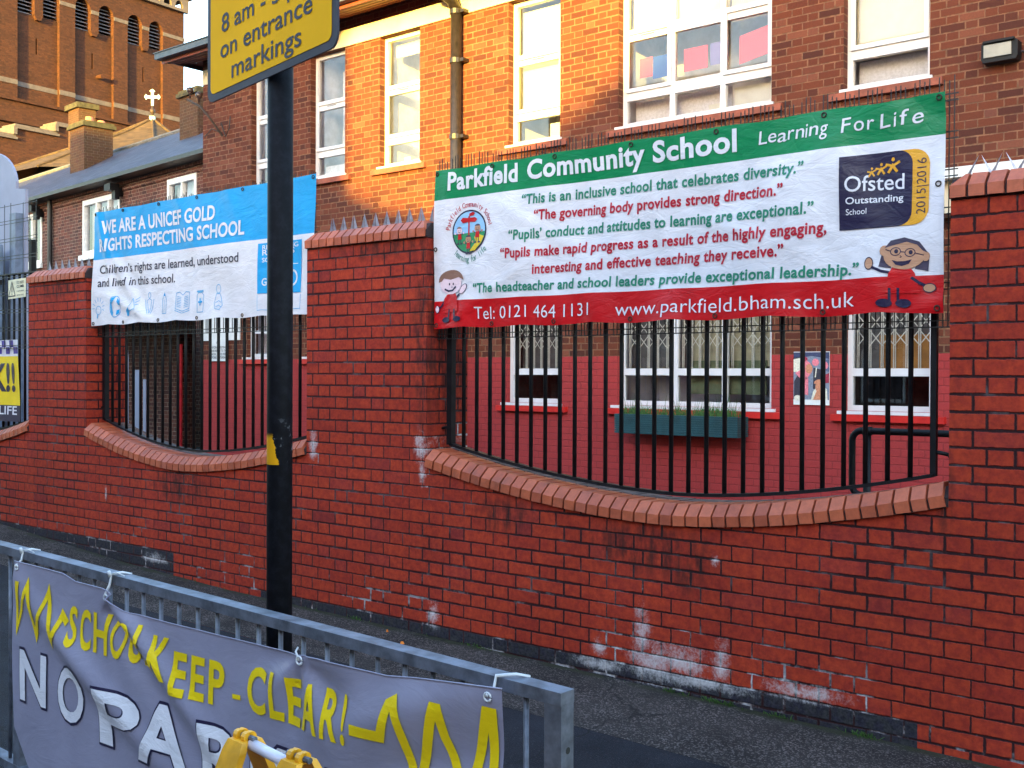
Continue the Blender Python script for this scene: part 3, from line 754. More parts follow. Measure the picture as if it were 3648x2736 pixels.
# wire bracket with insulators on the school's corner
wb = thing('wire_bracket', 'rusty telephone wire bracket with two insulators on the school corner', 'bracket', (-9.1, YB-.2, 5.4))
b = MB(); b.tube([(-8.72, YB-.03, 5.15), (-8.80, YB-.22, 5.42), (-8.98, YB-.25, 5.60), (-9.32, YB-.25, 5.76)], .018, 8); b.build('arm', M['bronze'], wb)
for x, z in ((-9.25, 5.77), (-9.02, 5.66)):
    b = MB(); b.tube([(x, YB-.25, z), (x, YB-.25, z+.06), (x, YB-.25, z+.09), (x, YB-.25, z+.15), (x, YB-.25, z+.17)], [.012, .014, .05, .055, .02], 12); b.build('insulator', M['glassknob'], wb, smooth=True)
b = MB(); b.tube([(-8.74, YB-.04, 5.35), (-8.6, YB-.06, 5.12), (-8.52, YB-.05, 5.25), (-8.5, YB-.05, 5.42)], .008, 6); b.tube([(-9.2, YB-.02, 5.2), (-9.0, YB-.03, 5.3), (-8.74, YB-.03, 5.2)], .007, 6); b.build('wire', M['rubber'], wb)
# bulkhead floodlight
wl = thing('bulkhead_lamp', 'dark wall lamp with pale lens high right on the school wall', 'wall lamp', (2.69, YB-.08, 4.33))
b = MB(); b.prism([(2.555, 4.27), (2.83, 4.27), (2.845, 4.30), (2.845, 4.43), (2.815, 4.455), (2.57, 4.455), (2.54, 4.43), (2.54, 4.30)], school_uv, -.13, -.01); b.box(2.56, 2.82, YB-.16, YB-.131, 4.435, 4.455); b.build('housing', M['black'], wl)
b = MB(); b.prism([(2.565, 4.31), (2.795, 4.31), (2.795, 4.42), (2.565, 4.42)], school_uv, -.145, -.1305); b.build('lens', M['lens'], wl)
b = MB(); b.tube([(2.845, YB-.02, 4.35), (3.6, YB-.02, 4.36)], .008, 6); b.build('cable', M['signgrey'], wl)
# cream porch canopy behind the right pillar
pc = thing('porch_canopy', 'cream entrance canopy behind the right brick pillar', 'porch', (2.9, YB-.3, 3.2))
b = MB(); b.box(2.06, 5.4, 5.16, YB-.002, 3.245, 3.335); b.build('fascia', M['whitewood'], pc)
b = MB(); b.box(2.10, 2.34, 5.30, YB-.003, 2.95, 3.243); b.box(4.9, 5.0, 5.18, 5.28, -.02, 3.243); b.build('side_panel', M['cream'], pc)
# notices at the school's left end
na = thing('wall_notice', 'large blank white notice board on the school wall above a smaller notice', 'notice', (-8.8, YB, 2.2))
b = MB(); b.box(-9.25, -8.30, YB-.02, YB-.002, 2.01, 2.75); b.build('board', M['paper'], na)
b = MB(); b.tube([(-8.82, YB-.022, 2.26), (-8.84, YB-.023, 2.20), (-8.80, YB-.023, 2.15), (-8.76, YB-.023, 2.17)], .008, 6); b.build('graffiti', M['ink'], na)
nb = thing('paper_notice', 'small white visitor notice with black lines of text on the school wall', 'notice', (-8.82, YB, 1.85))
b = MB(); b.box(-9.06, -8.575, YB-.03, YB-.021, 1.69, 2.03); b.build('sheet', M['paper'], nb)
cl = Cloth(lambda x, z, l: (x, YB-.03-l, z), 0)
for i, tx in enumerate(('ANYONE VISITING', 'PLEASE REPORT TO THE', 'SCHOOL OFFICE FIRST', 'BEFORE ENTERING')):
    zz = 1.885-i*.052; cl.put('lettering', text_fit(tx, -9.03, zz, -8.60, zz, .034, 0, .01), M['ink'])
cl.put('lettering', ribbon(ellipse(-8.82, 1.975, .04, .02, 14), .006, True), M['ink']); cl.finish(nb)
# poster
ps = thing('poster', 'colourful photo poster of people in pink scarves screwed to the red wall', 'poster', (.91, YB, 1.48))
b = MB(); b.box(.722, 1.097, YB-.012, YB-.002, 1.213, 1.74); b.build('panel', M['paper'], ps)
pc_ = {n: plain('poster_'+n, lin(*c), .6, var=.2, scale=60) for n, c in dict(navy=(52, 58, 92), pink=(222, 120, 134), deep=(48, 44, 58), tan=(196, 128, 96), cream=(214, 208, 190), red=(150, 36, 60), grey=(120, 128, 146), slate=(78, 90, 120)).items()}
cl = Cloth(lambda x, z, l: (x, YB-.010-l, z), 0)
def pp(pts, c, ly): cl.put('printed_photo', polyfill([(.722+u*.375, 1.213+v*.527) for u, v in pts]), pc_[c], ly)
pp([(0, .1), (1, .1), (1, .99), (0, .99)], 'grey', 0); pp([(0, .86), (.5, .92), (1, .86), (1, .99), (0, .99)], 'navy', 1); pp([(0, .62), (.18, .62), (.2, .9), (0, .88)], 'cream', 1)
pp([(.55, .3), (.8, .3), (.82, .66), (.56, .7)], 'deep', 1); pp([(.82, .4), (1, .42), (1, .6), (.84, .56)], 'red', 1); pp([(.8, .66), (1, .62), (1, .86), (.84, .84)], 'slate', 1)
pp([(.02, .14), (.3, .12), (.34, .5), (.12, .56), (.02, .44)], 'deep', 2); pp([(.05, .6), (.3, .42), (.52, .62), (.48, .78), (.36, .84), (.2, .66)], 'pink', 3); pp([(.3, .2), (.42, .18), (.42, .5), (.34, .52)], 'pink', 3)
pp(ellipse(.44, .68, .10, .09, 14), 'tan', 4); pp([(.5, .1), (.96, .1), (.94, .3), (.74, .4), (.56, .26)], 'cream', 2); pp(ellipse(.74, .34, .12, .12, 14), 'tan', 4); pp(ellipse(.72, .40, .14, .08, 14, 0, math.pi), 'tan', 3)
pp(ellipse(.62, .8, .1, .07, 12), 'pink', 2); pp(ellipse(.9, .74, .07, .07, 12), 'pink', 2); pp(ellipse(.3, .86, .1, .05, 12), 'red', 2)
pp([(.56, .1), (.8, .1), (.82, .22), (.66, .27)], 'tan', 5); pp(ellipse(.12, .13, .1, .05, 12), 'cream', 4); pp([(.6, .52), (.63, .52), (.66, .7), (.63, .7)], 'cream', 2)
cl.finish(ps)
# planter
pl = thing('window_planter', 'teal slatted window planter with grass under the middle ground floor window', 'planter', (-.58, YB-.2, .87))
b = MB()
for k in range(9):
    z = .872+k*.0235
    b.box(-1.24, .255, YB-.30, YB-.285, z, z+.019)
    for xa, xb in ((-1.24, -1.225), (.24, .255)): b.box(xa, xb, YB-.284, YB-.07, z, z+.019)
b.box(-1.23, .245, YB-.284, YB-.27, .87, 1.08); b.box(-1.224, -1.21, YB-.27, YB-.07, .87, 1.07); b.box(.225, .239, YB-.27, YB-.07, .87, 1.07); b.box(-1.21, .225, YB-.085, YB-.068, .866, 1.07); b.box(-1.21, .225, YB-.27, YB-.085, .866, .88)
b.build('trough', M['plantergreen'], pl)
b = MB(); b.box(-1.209, .224, YB-.269, YB-.086, .9, 1.05); b.build('soil', M['soil'], pl)
b = MB()
for k in range(900):
    cx = random.choice([-1.15, -1.02, -.9, -.7, -.5, -.25, -.2, -.05, .05, .14, random.uniform(-1.2, .2)])+random.gauss(0, .05)
    cx = max(-1.2, min(.21, cx)); y = YB-random.uniform(.11, .25); h = random.uniform(.05, .15)*(1.9 if random.random() < .1 else 1); l = random.gauss(0, .035); q = .0035
    b.add([(cx-q, y, 1.05), (cx+q, y, 1.05), (cx+l*.5+q*.7, y, 1.05+h*.6), (cx+l*.5-q*.7, y, 1.05+h*.6), (cx+l*1.2, y, 1.05+h)], [(0,1,2,3),(3,2,4)])
b.build('grass', M['grassblade'], pl, recalc=False)
# ramp handrail
hr = thing('ramp_handrail', 'black tubular ramp handrail behind the right railing', 'handrail', (2.9, 1.8, 0))
def arc(cx, cz, r, a0, a1, n=6): return [(cx+r*math.cos(R_(a0+(a1-a0)*i/n)), cz+r*math.sin(R_(a0+(a1-a0)*i/n))) for i in range(n+1)]
pth = [(4.6, 1.165)]+arc(2.95, 1.105, .06, 90, 180)+arc(2.95, .83, .06, 180, 270)+[(4.6, .77)]
b = MB(); b.tube([(x, 1.8, z) for x, z in pth], .021, 10); b.build('rail', M['black'], hr, smooth=True)
for x in (2.985, 4.3):
    b = MB(); b.tube([(x, 1.8, -.02), (x, 1.8, 1.165)], .024, 10); b.tube([(x, 1.8, 1.14), (x, 1.8, 1.19)], .032, 10); b.tube([(x, 1.8, .75), (x, 1.8, .79)], .032, 10); b.build('post', M['black'], hr, smooth=True)

# ---------------------------------------------------------------- printed banners on the railings
def grid_cloth(b, fn, xs, zs, matfn):
    nx, nz = len(xs), len(zs)
    b.v += [fn(x, z, 0) for z in zs for x in xs]
    for j in range(nz-1):
        k = b.mi(matfn(.5*(zs[j]+zs[j+1])))
        for i in range(nx-1):
            b.f.append([j*nx+i, j*nx+i+1, (j+1)*nx+i+1, (j+1)*nx+i]); b.m.append(k)
def seq(a, c, step, extra=()):
    n = round((c-a)/step); q = [a+(c-a)*i/n for i in range(n+1)]
    for e in extra:
        i = min(range(len(q)), key=lambda t: abs(q[t]-e))
        q[i] = e
    return q
def gauss(d, w): return math.exp(-(d/w)**2)
def eyelet(b, fn, x, z, r=.011):
    p = [Vector(fn(x+r*math.cos(a), z+r*math.sin(a), .004)) for a in [i*math.pi/6 for i in range(12)]]
    b.tube(p+[p[0]], .0032, 6, caps=False)

BR = (1.012, 4.025, 1.772, 2.722)
EYR = [1.03, 1.47, 1.92, 2.42, 2.92, 3.48, 4.0]
def fR(x, z, l):
    u = (x-BR[0])/(BR[1]-BR[0]); v = (z-BR[2])/(BR[3]-BR[2])
    y = .04
    y += -.018*math.sin(3.3*x+1.2*z)*math.sin(v*math.pi) - .009*math.sin(7.5*x-5*z+1)*math.sin(v*math.pi)
    for cx, cz, an, wd_, am in ((1.75, 2.35, .5, .030, .007), (2.35, 2.28, -.9, .035, .006), (3.05, 2.2, .35, .030, .007), (3.35, 2.45, -.6, .025, .006), (2.7, 2.05, 1.1, .03, .006), (1.5, 2.0, -.5, .03, .008), (3.6, 2.05, .9, .03, .006)):
        dd = (x-cx)*math.sin(an)+(z-cz)*math.cos(an); aa = (x-cx)*math.cos(an)-(z-cz)*math.sin(an)
        y += -am*gauss(dd, wd_)*gauss(aa, .33)
    y += -.004*math.sin(19*x+9*z)*math.sin(v*math.pi)**.5*(.4+.6*math.sin(2.1*x+.5)**2)
    sb = 1-min(abs(x-e) for e in EYR)/.25; sb = max(0, min(1, sb))
    low = max(0, 1-v/.25); hi = max(0, (v-.8)/.2)
    y += -.026*low*(1-sb)*abs(math.sin(9*x)) - .012*hi*(1-sb)
    y += -.010*gauss((x-1.08)-(z-2.2)*.1, .05)*math.sin(v*math.pi)
    # pulled folds running down from the top right and lower right eyelets
    d = ((x-4.0)*.6+(2.70-z)*-.8); y += .006*gauss(d+.06, .03)*max(0, 1-(4.0-x)/.6)
    d = ((x-4.0)*.35+(1.80-z)*.94); y += -.010*gauss(d+.02, .03)*max(0, 1-(4.0-x)/.5)
    zz = z+.013*low*(1-sb)**1.5 - .011*hi*(1-sb)**1.5
    xx = x - .012*math.sin(v*math.pi*1.2)*max(0, 1-u/.06)
    return (xx, y-l, zz)
sb_ = thing('school_banner', 'green, white and red school banner with quotes tied to the railing', 'banner', (2.5, .04, 1.77))
xs = seq(BR[0], BR[1], .025); zs = seq(BR[2], BR[3], .025, (1.937, 2.542))
b = MB(); grid_cloth(b, fR, xs, zs, lambda z: V['red'] if z < 1.937 else (V['green'] if z > 2.542 else V['white']))
b.build('sheet', V['white'], sb_, smooth=True, recalc=False)
b = MB()
for e in EYR: eyelet(b, fR, e, BR[3]-.022); eyelet(b, fR, e, BR[2]+.022)
eyelet(b, fR, 1.03, 2.25); eyelet(b, fR, 4.0, 2.33); b.build('eyelets', M['bronze'], sb_)
cR = Cloth(fR, .025)
def tR(s, x0, z0, x1, z1, h, c, shear=0, bold=0, space=1.0, ly=1, part='text_line#'): cR.put(part, text_fit(s, x0, z0, x1, z1, h, shear, bold, space), V[c], ly)
tR('Parkfield', 1.128, 2.596, 1.665, 2.594, .102, 'white', 0, .032, 1.06); tR('Community', 1.735, 2.596, 2.505, 2.594, .102, 'white', 0, .032, 1.06); tR('School', 2.555, 2.594, 3.035, 2.592, .105, 'white', 0, .032, 1.06)
xx = 3.155
for ch, wd, dz in zip(['L', 'e', 'a', 'r', 'n', 'i', 'n', 'g'], [.044, .042, .046, .034, .044, .012, .046, .040], [0, .004, -.002, .004, .002, 0, .004, .002]):
    tR(ch, xx, 2.606+dz, xx+wd, 2.606+dz+.002, .066, 'white', .08, .004, part='text_line#L'); xx += wd+.0055
for word, x in (('For', 3.565), ('Life', 3.745)):
    xx = x
    for ch in word:
        wd = {'F': .046, 'o': .046, 'r': .034, 'L': .046, 'i': .012, 'f': .04, 'e': .048}[ch]
        tR(ch, xx, 2.604+random.uniform(-.004, .004), xx+wd, 2.607, .066, 'white', .06, .004, part='text_line#'+word); xx += wd+.014
for s, x0, z0, x1, z1, c in [('\u201cThis is an inclusive school that celebrates diversity.\u201d', 1.699, 2.456, 3.39, 2.444, 'greentext'),
        ('\u201cThe governing body provides strong direction.\u201d', 1.786, 2.362, 3.29, 2.350, 'redtext'),
        ('\u201cPupils\u2019 conduct and attitudes to learning are exceptional.\u201d', 1.616, 2.262, 3.44, 2.252, 'greentext'),
        ('\u201cPupils make rapid progress as a result of the highly engaging,', 1.552, 2.163, 3.50, 2.157, 'redtext'),
        ('interesting and effective teaching they receive.\u201d', 1.772, 2.064, 3.29, 2.066, 'redtext'),
        ('\u201cThe headteacher and school leaders provide exceptional leadership.\u201d', 1.333, 1.976, 3.655, 1.956, 'greentext')]:
    tR(s, x0, z0, x1, z1, .053, c, .06, .027, 1.06)
tR('Tel: 0121 464 1131', 1.342, 1.822, 2.16, 1.812, .070, 'white', 0, -.004, 1.02); tR('www.parkfield.bham.sch.uk', 2.327, 1.811, 3.634, 1.809, .070, 'white', 0, -.004, 1.02)
# rating badge
bx0, bx1, bz0, bz1 = 3.560, 3.962, 2.161, 2.493
def rrect(x0, x1, z0, z1, r, right_only=True):
    p = [(x0, z0)]+arc(x1-r, z0+r, r, 270, 360)+arc(x1-r, z1-r, r, 0, 90)+[(x0, z1)]
    return p
cR.put('rating_badge', polyfill(rrect(3.76, bx1, bz0, bz1, .07)), V['amber'], 1); cR.put('rating_badge', polyfill(rrect(bx0, 3.888, bz0, bz1, .06)), V['navy'], 2)
tR('Ofsted', 3.585, 2.334, 3.853, 2.323, .068, 'white', 0, .006, 1, 3, 'rating_badge'); tR('Outstanding', 3.590, 2.277, 3.850, 2.271, .030, 'white', 0, .012, 1, 3, 'rating_badge'); tR('School', 3.592, 2.228, 3.686, 2.227, .026, 'white', 0, 0, 1, 3, 'rating_badge')
vs_, fs_ = text_fit('2015|2016', 0, 0, .245, 0, .040, 0, -.006); cR.put('rating_badge', ([(3.948-q, 2.205+p) for p, q in vs_], fs_), V['navy'], 3)
for x, z, s in ((3.706, 2.408, .020), (3.748, 2.417, .025), (3.800, 2.427, .032)):
    cR.put('rating_badge', ribbon([(x-s, z+s*.35), (x, z+.002), (x+s, z+s*.6)], s*.34), V['amber'], 3); cR.put('rating_badge', ribbon([(x-s*.62, z-s*.85), (x, z+.004), (x+s*.62, z-s*.8)], s*.38), V['amber'], 4)
    cR.put('rating_badge', polyfill(ellipse(x+s*.05, z+s*.95, s*.24, s*.28, 10)), V['amber'], 3)
# oval emblem
cR.put('emblem', polyfill(ellipse(1.300, 2.335, .140, .128, 36)), V['navy'], 1); cR.put('emblem', polyfill(ellipse(1.300, 2.335, .130, .118, 36)), V['skyp'], 2)
cR.put('emblem', polyfill(ellipse(1.300, 2.335, .1298, .1178, 24, math.pi*1.02, math.pi*1.98)), V['grassp'], 3)
cR.put('emblem', polyfill([(1.305, 2.22), (1.352, 2.222), (1.40, 2.262), (1.424, 2.30), (1.385, 2.312), (1.345, 2.30), (1.36, 2.27)]), V['pathp'], 4)
cR.put('emblem', ribbon([(1.300, 2.27), (1.300, 2.425)], .012), V['red'], 5)
cR.put('emblem', polyfill([(1.232, 2.405), (1.250, 2.388), (1.300, 2.392), (1.348, 2.388), (1.368, 2.402), (1.348, 2.416), (1.300, 2.414), (1.250, 2.420)]), V['red'], 6)
cR.put('emblem', polyfill([(1.302, 2.424), (1.336, 2.428), (1.348, 2.440), (1.330, 2.448), (1.302, 2.440)]), V['red'], 6)
def minikid(x, z, s, skin, hair):
    cR.put('emblem', polyfill([(x-s*.5, z-s*.9), (x+s*.5, z-s*.9), (x+s*.35, z+.1*s), (x-s*.35, z+.1*s)]), V['red'], 6)
    for k in (-1, 1):
        cR.put('emblem', ribbon([(x+k*s*.25, z-s*.9), (x+k*s*.28, z-s*1.6)], s*.16), V['hairdark'], 5); cR.put('emblem', polyfill(ellipse(x+k*s*.42, z-s*1.65, s*.32, s*.16, 8)), V['hairdark'], 6)
        cR.put('emblem', ribbon([(x+k*s*.35, z-.1*s), (x+k*s*.95, z+.1*s)], s*.12), V['hairdark'], 5); cR.put('emblem', polyfill(ellipse(x+k*s*1.0, z+.16*s, s*.2, s*.2, 8)), V[skin], 6)
    cR.put('emblem', polyfill(ellipse(x, z+s*.62, s*.66, s*.58, 14)), V[skin], 7); cR.put('emblem', polyfill(ellipse(x, z+s*.74, s*.70, s*.55, 12, .15*math.pi, .85*math.pi)), V[hair], 8)
    for k in (-1, 1): cR.put('emblem', polyfill(ellipse(x+k*s*.2, z+s*.6, s*.07, s*.09, 6)), V['ink2'] if 'ink2' in V else V['navy'], 8)
    cR.put('emblem', ribbon([(x-s*.28, z+s*.36), (x, z+s*.26), (x+s*.28, z+s*.38)], s*.1), V['navy'], 8)
minikid(1.222, 2.325, .034, 'pale', 'hairbrown'); minikid(1.372, 2.328, .036, 'skin', 'hairdark'); minikid(1.298, 2.268, .036, 'skin', 'hairdark')
def arctext(s, cx, cz, rx, rz, a0, a1, h, c, up=True, bold=0.0, wch=.7):
    n = len(s)
    for i, ch in enumerate(s):
        if ch == ' ': continue
        a = R_(a0+(a1-a0)*(i+.5)/n); px, pz = cx+rx*math.cos(a), cz+rz*math.sin(a)
        tx, tz = -rx*math.sin(a), rz*math.cos(a); q = math.hypot(tx, tz); tx, tz = tx/q, tz/q
        if up: tx, tz = -tx, -tz
        nx_, nz_ = -tz, tx
        vs, fs, xa, xb = text2d(ch, 0, bold); k = h/_cap
        cR.put('emblem', ([(px+tx*(x-(xa+xb)/2)*k*wch+nx_*y*k, pz+tz*(x-(xa+xb)/2)*k*wch+nz_*y*k) for x, y in vs], fs), V[c], 1)
arctext('Parkfield Community School', 1.300, 2.335, .158, .146, 172, 8, .030, 'redtext', True, .004, .85); arctext('learning for life', 1.302, 2.335, .182, .178, 222, 322, .036, 'greentext', False, 0, .8)
# cartoon boy bottom left, girl bottom right
def P_(pts, c, ly, part='cartoon_boy'): cR.put(part, polyfill(pts), V[c], ly)
def S_(pts, wd, c, ly, closed=False, part='cartoon_boy'): cR.put(part, ribbon(pts, wd, closed), V[c], ly)
S_([(1.105, 1.945), (1.075, 1.905), (1.048, 1.893)], .010, 'navy', 1); P_(ellipse(1.042, 1.889, .019, .024, 14), 'navy', 2); P_(ellipse(1.042, 1.889, .015, .020, 14), 'pale', 3)
S_([(1.19, 1.945), (1.222, 1.972)], .016, 'navy', 2); P_(ellipse(1.25, 2.003, .040, .022, 16, rot=.75), 'navy', 1); P_(ellipse(1.25, 2.003, .035, .018, 16, rot=.75), 'pale', 2)
P_([(1.085, 1.86), (1.215, 1.87), (1.205, 1.955), (1.182, 1.99), (1.12, 1.972), (1.10, 1.95)], 'red', 3)
for x, s in ((1.145, -1), (1.185, 1)): S_([(x, 1.885), (x+s*.008, 1.828)], .012, 'navy', 4); P_(ellipse(x+s*.028, 1.822, .033, .017, 12, rot=-.3*s*0), 'navy', 5)
P_(ellipse(1.155, 2.035, .083, .060, 22), 'pale', 4)
P_(ellipse(1.158, 2.052, .098, .068, 20, .02*math.pi, 1.02*math.pi)+[(1.085, 2.055), (1.10, 2.072), (1.15, 2.062), (1.215, 2.075)], 'hairbrown', 5)
for x in (1.142, 1.172): P_(ellipse(x, 2.036, .0055, .008, 8), 'navy', 6)
S_([(1.105, 2.008), (1.135, 1.995), (1.168, 1.998), (1.192, 2.020)], .011, 'navy', 6); S_([(1.160, 2.025), (1.164, 2.017), (1.158, 2.015)], .003, 'navy', 6)
def P_(pts, c, ly, part='cartoon_girl'): cR.put(part, polyfill(pts), V[c], ly)
def S_(pts, wd, c, ly, closed=False, part='cartoon_girl'): cR.put(part, ribbon(pts, wd, closed), V[c], ly)
P_([(3.765, 2.06), (3.748, 2.00), (3.745, 1.985), (3.80, 1.975), (3.82, 2.03)], 'hairdark', 1); P_([(3.93, 2.03), (3.968, 2.03), (3.962, 1.955), (3.905, 1.968)], 'hairdark', 1)
S_([(3.80, 1.955), (3.755, 1.965), (3.715, 1.985)], .012, 'navy', 2); P_(ellipse(3.700, 2.003, .021, .030, 14), 'navy', 2); P_(ellipse(3.700, 2.003, .017, .025, 14), 'skin', 3)
S_([(3.89, 1.93), (3.925, 1.905), (3.95, 1.893)], .013, 'navy', 4); P_(ellipse(3.968, 1.882, .029, .021, 14), 'navy', 4); P_(ellipse(3.968, 1.882, .025, .017, 14), 'skin', 5)
P_([(3.775, 1.86), (3.93, 1.86), (3.905, 1.95), (3.875, 1.985), (3.815, 1.99), (3.79, 1.95)], 'red', 3)
for x, s in ((3.795, -1), (3.832, 1)): S_([(x, 1.885), (x, 1.825)], .012, 'navy', 4); P_(ellipse(x+s*.024, 1.815, .036, .020, 14), 'navy', 5)
P_(ellipse(3.860, 2.033, .092, .066, 24), 'skin', 5); P_(ellipse(3.772, 2.055, .022, .024, 10), 'skin', 4); P_(ellipse(3.952, 2.02, .018, .022, 10), 'skin', 4)
P_([(3.775, 2.068), (3.80, 2.098), (3.86, 2.108), (3.925, 2.085), (3.962, 2.035), (3.94, 2.045), (3.915, 2.072), (3.87, 2.088), (3.82, 2.078)], 'hairdark', 6)
for x, z in ((3.822, 2.048), (3.885, 2.040)):
    S_(ellipse(x, z, .022, .017, 16), .004, 'navy', 6, True); P_(ellipse(x+.003, z+.001, .009, .010, 10), 'navy', 6)
S_([(3.844, 2.046), (3.863, 2.043)], .004, 'navy', 6); S_([(3.800, 2.051), (3.778, 2.060)], .004, 'navy', 7); S_([(3.907, 2.036), (3.945, 2.025)], .004, 'navy', 6)
P_([(3.805, 2.012), (3.83, 2.004), (3.865, 2.004), (3.893, 2.010), (3.88, 1.990), (3.85, 1.982), (3.822, 1.990)], 'navy', 6); S_([(3.842, 2.030), (3.848, 2.023), (3.841, 2.020)], .003, 'navy', 6)
cR.finish(sb_)

# blue and white banner
BL = (-2.825, -.085, 1.885, 2.815)
EYL = [-2.80, -2.40, -1.90, -1.40, -.85, -.40, -.11]
def fL(x, z, l):
    u = (x-BL[0])/(BL[1]-BL[0]); v = (z-BL[2])/(BL[3]-BL[2]); y = .03
    y += -.012*math.sin(2.7*x+1.5*z+.5)*math.sin(v*math.pi) - .006*math.sin(6*x+6*z)*math.sin(v*math.pi)
    wl_ = max(0, 1-u/.28)
    d = (x+2.62)*.94-(2.35-z)*.30; y += -.020*gauss(d, .035)*wl_*min(1, v*4+.2)*(1-v*.3) + .012*gauss(d-.06, .03)*wl_
    d = (x+2.40)*.72-(2.25-z)*.62; y += -.022*gauss(d, .045)*max(0, 1-abs(v-.35)/.6) + .008*gauss(d-.09, .04)*max(0, 1-abs(v-.35)/.6)
    d = (x+2.2)*.3+(z-1.98)*.95; y += -.020*gauss(d, .03)*max(0, 1-abs(x+2.3)/.55)
    for cx in (-1.62, -1.0): d = (x-cx)*.85-(2.75-z)*.5; y += -.012*gauss(d, .06)*max(0, (v-.35)/.65)
    sb = max(0, 1-min(abs(x-e) for e in EYL)/.25); low = max(0, 1-v/.22); hi = max(0, (v-.85)/.15)
    y += -.016*low*(1-sb)
    zz = z+.012*low*(1-sb)**1.5 - .006*hi*(1-sb) + .012*(u) - .0*v
    xx = x-.05*max(0, 1-u/.05)*(1-v)+.0*v + .05*max(0, (u-.9)/.1)*(v-.55)
    return (xx, y-l, zz)
rb = thing('rights_banner', 'blue and white children rights banner tied to the railing left of the pillar', 'banner', (-1.5, .03, 1.9))
xs = seq(BL[0], BL[1], .025); zs = seq(BL[2], BL[3], .025, (2.425,))
b = MB(); grid_cloth(b, fL, xs, zs, lambda z: V['sky'] if z > 2.425 else V['white']); b.build('sheet', V['white'], rb, smooth=True, recalc=False)
b = MB()
for e in EYL: eyelet(b, fL, e, BL[3]-.02); eyelet(b, fL, e, BL[2]+.02)
b.build('eyelets', M['bronze'], rb)
cR = Cloth(fL, .025); cL = cR
def tL(s, x0, z0, x1, z1, h, c, shear=0, bold=0, space=1.0, ly=1, part='text_line#'): cL.put(part, text_fit(s, x0, z0, x1, z1, h, shear, bold, space), V[c], ly)
tL('WE ARE A UNICEF GOLD', -2.715, 2.632, -1.166, 2.612, .102, 'white', 0, .028, 1.02); tL('RIGHTS RESPECTING SCHOOL', -2.745, 2.490, -.816, 2.476, .096, 'white', 0, .028, 1.02)
tL('Children\u2019s rights are learned, understood', -2.735, 2.308, -.876, 2.284, .066, 'blacktext', .0, .010); tL('and lived in this school.', -2.752, 2.201, -1.688, 2.183, .066, 'blacktext', .0, .010)
def SL_(pts, wd, c, ly=1, closed=False, part='icons'): cL.put(part, ribbon(pts, wd, closed), V[c], ly)
def PL_(pts, c, ly=1, part='icons'): cL.put(part, polyfill(pts), V[c], ly)
k = .005
SL_(ellipse(-2.735, 2.01, .03, .035, 14), k, 'skytext', 1, True)
for a in range(8): SL_([(-2.735+.045*math.cos(a*.5-.3), 2.03+.05*math.sin(a*.5-.3)), (-2.735+.075*math.cos(a*.5-.3), 2.03+.085*math.sin(a*.5-.3))], k, 'skytext')
SL_([(-2.745, 1.975), (-2.75, 1.945)], .012, 'skytext')
SL_(ellipse(-2.505, 2.03, .075, .085, 22), k, 'sky', 1, True); PL_([(-2.575, 2.05), (-2.54, 2.10), (-2.50, 2.112), (-2.515, 2.075), (-2.54, 2.05), (-2.535, 2.01), (-2.52, 1.98), (-2.535, 1.952), (-2.565, 1.985)], 'sky', 2); PL_([(-2.48, 2.10), (-2.445, 2.075), (-2.435, 2.04), (-2.465, 2.045), (-2.48, 2.07)], 'sky', 2); PL_([(-2.48, 2.0), (-2.45, 2.01), (-2.455, 1.975), (-2.485, 1.96)], 'sky', 2)
PL_([(-2.345, 1.99), (-2.30, 2.02), (-2.285, 1.985), (-2.31, 1.945), (-2.33, 1.95)], 'sky', 1); SL_([(-2.30, 2.02), (-2.235, 2.085), (-2.20, 2.0), (-2.285, 1.985)], k, 'skytext', 1)
for a in range(3): SL_([(-2.205, 2.05+.02*a-.02), (-2.165, 2.065+.03*a-.03)], k, 'skytext')
SL_(ellipse(-2.028, 2.10, .018, .022, 12), k, 'skytext', 1, True); SL_([(-2.06, 2.06), (-2.045, 1.99), (-2.03, 1.96), (-2.012, 1.99), (-1.995, 2.06), (-2.028, 2.075)], k, 'skytext', 1, True); SL_([(-2.09, 2.07), (-2.075, 2.0), (-2.045, 1.955)], k, 'skytext'); SL_([(-1.965, 2.07), (-1.98, 2.0), (-2.01, 1.955)], k, 'skytext')
SL_([(-1.845, 1.95), (-1.795, 1.95), (-1.795, 2.06), (-1.82, 2.11), (-1.845, 2.06)], k, 'skytext', 1, True); PL_([(-1.830, 2.085), (-1.81, 2.085), (-1.82, 2.108)], 'sky', 2); SL_([(-1.82, 1.955), (-1.82, 2.055)], .003, 'skytext', 2)
for s in (-1, 1):
    SL_([(-1.58, 1.955), (-1.58+s*.085, 1.975), (-1.58+s*.085, 2.10), (-1.58+s*.04, 2.105), (-1.58, 2.08)], k, 'skytext'); SL_([(-1.58+s*.002, 1.94), (-1.58+s*.092, 1.962)], k, 'skytext')
    for a in range(7): SL_([(-1.58+s*.018, 1.985+a*.013), (-1.58+s*.07, 1.995+a*.013)], .004, 'skytext')
SL_([(-1.395, 1.945), (-1.32, 1.945), (-1.315, 2.07), (-1.335, 2.085), (-1.335, 2.09), (-1.385, 2.09), (-1.385, 2.085), (-1.40, 2.07)], k, 'skytext', 1, True); SL_([(-1.40, 2.10), (-1.32, 2.10)], .012, 'skytext'); SL_([(-1.385, 2.02), (-1.33, 2.02)], .013, 'sky', 2); SL_([(-1.3575, 1.993), (-1.3575, 2.047)], .013, 'sky', 3)
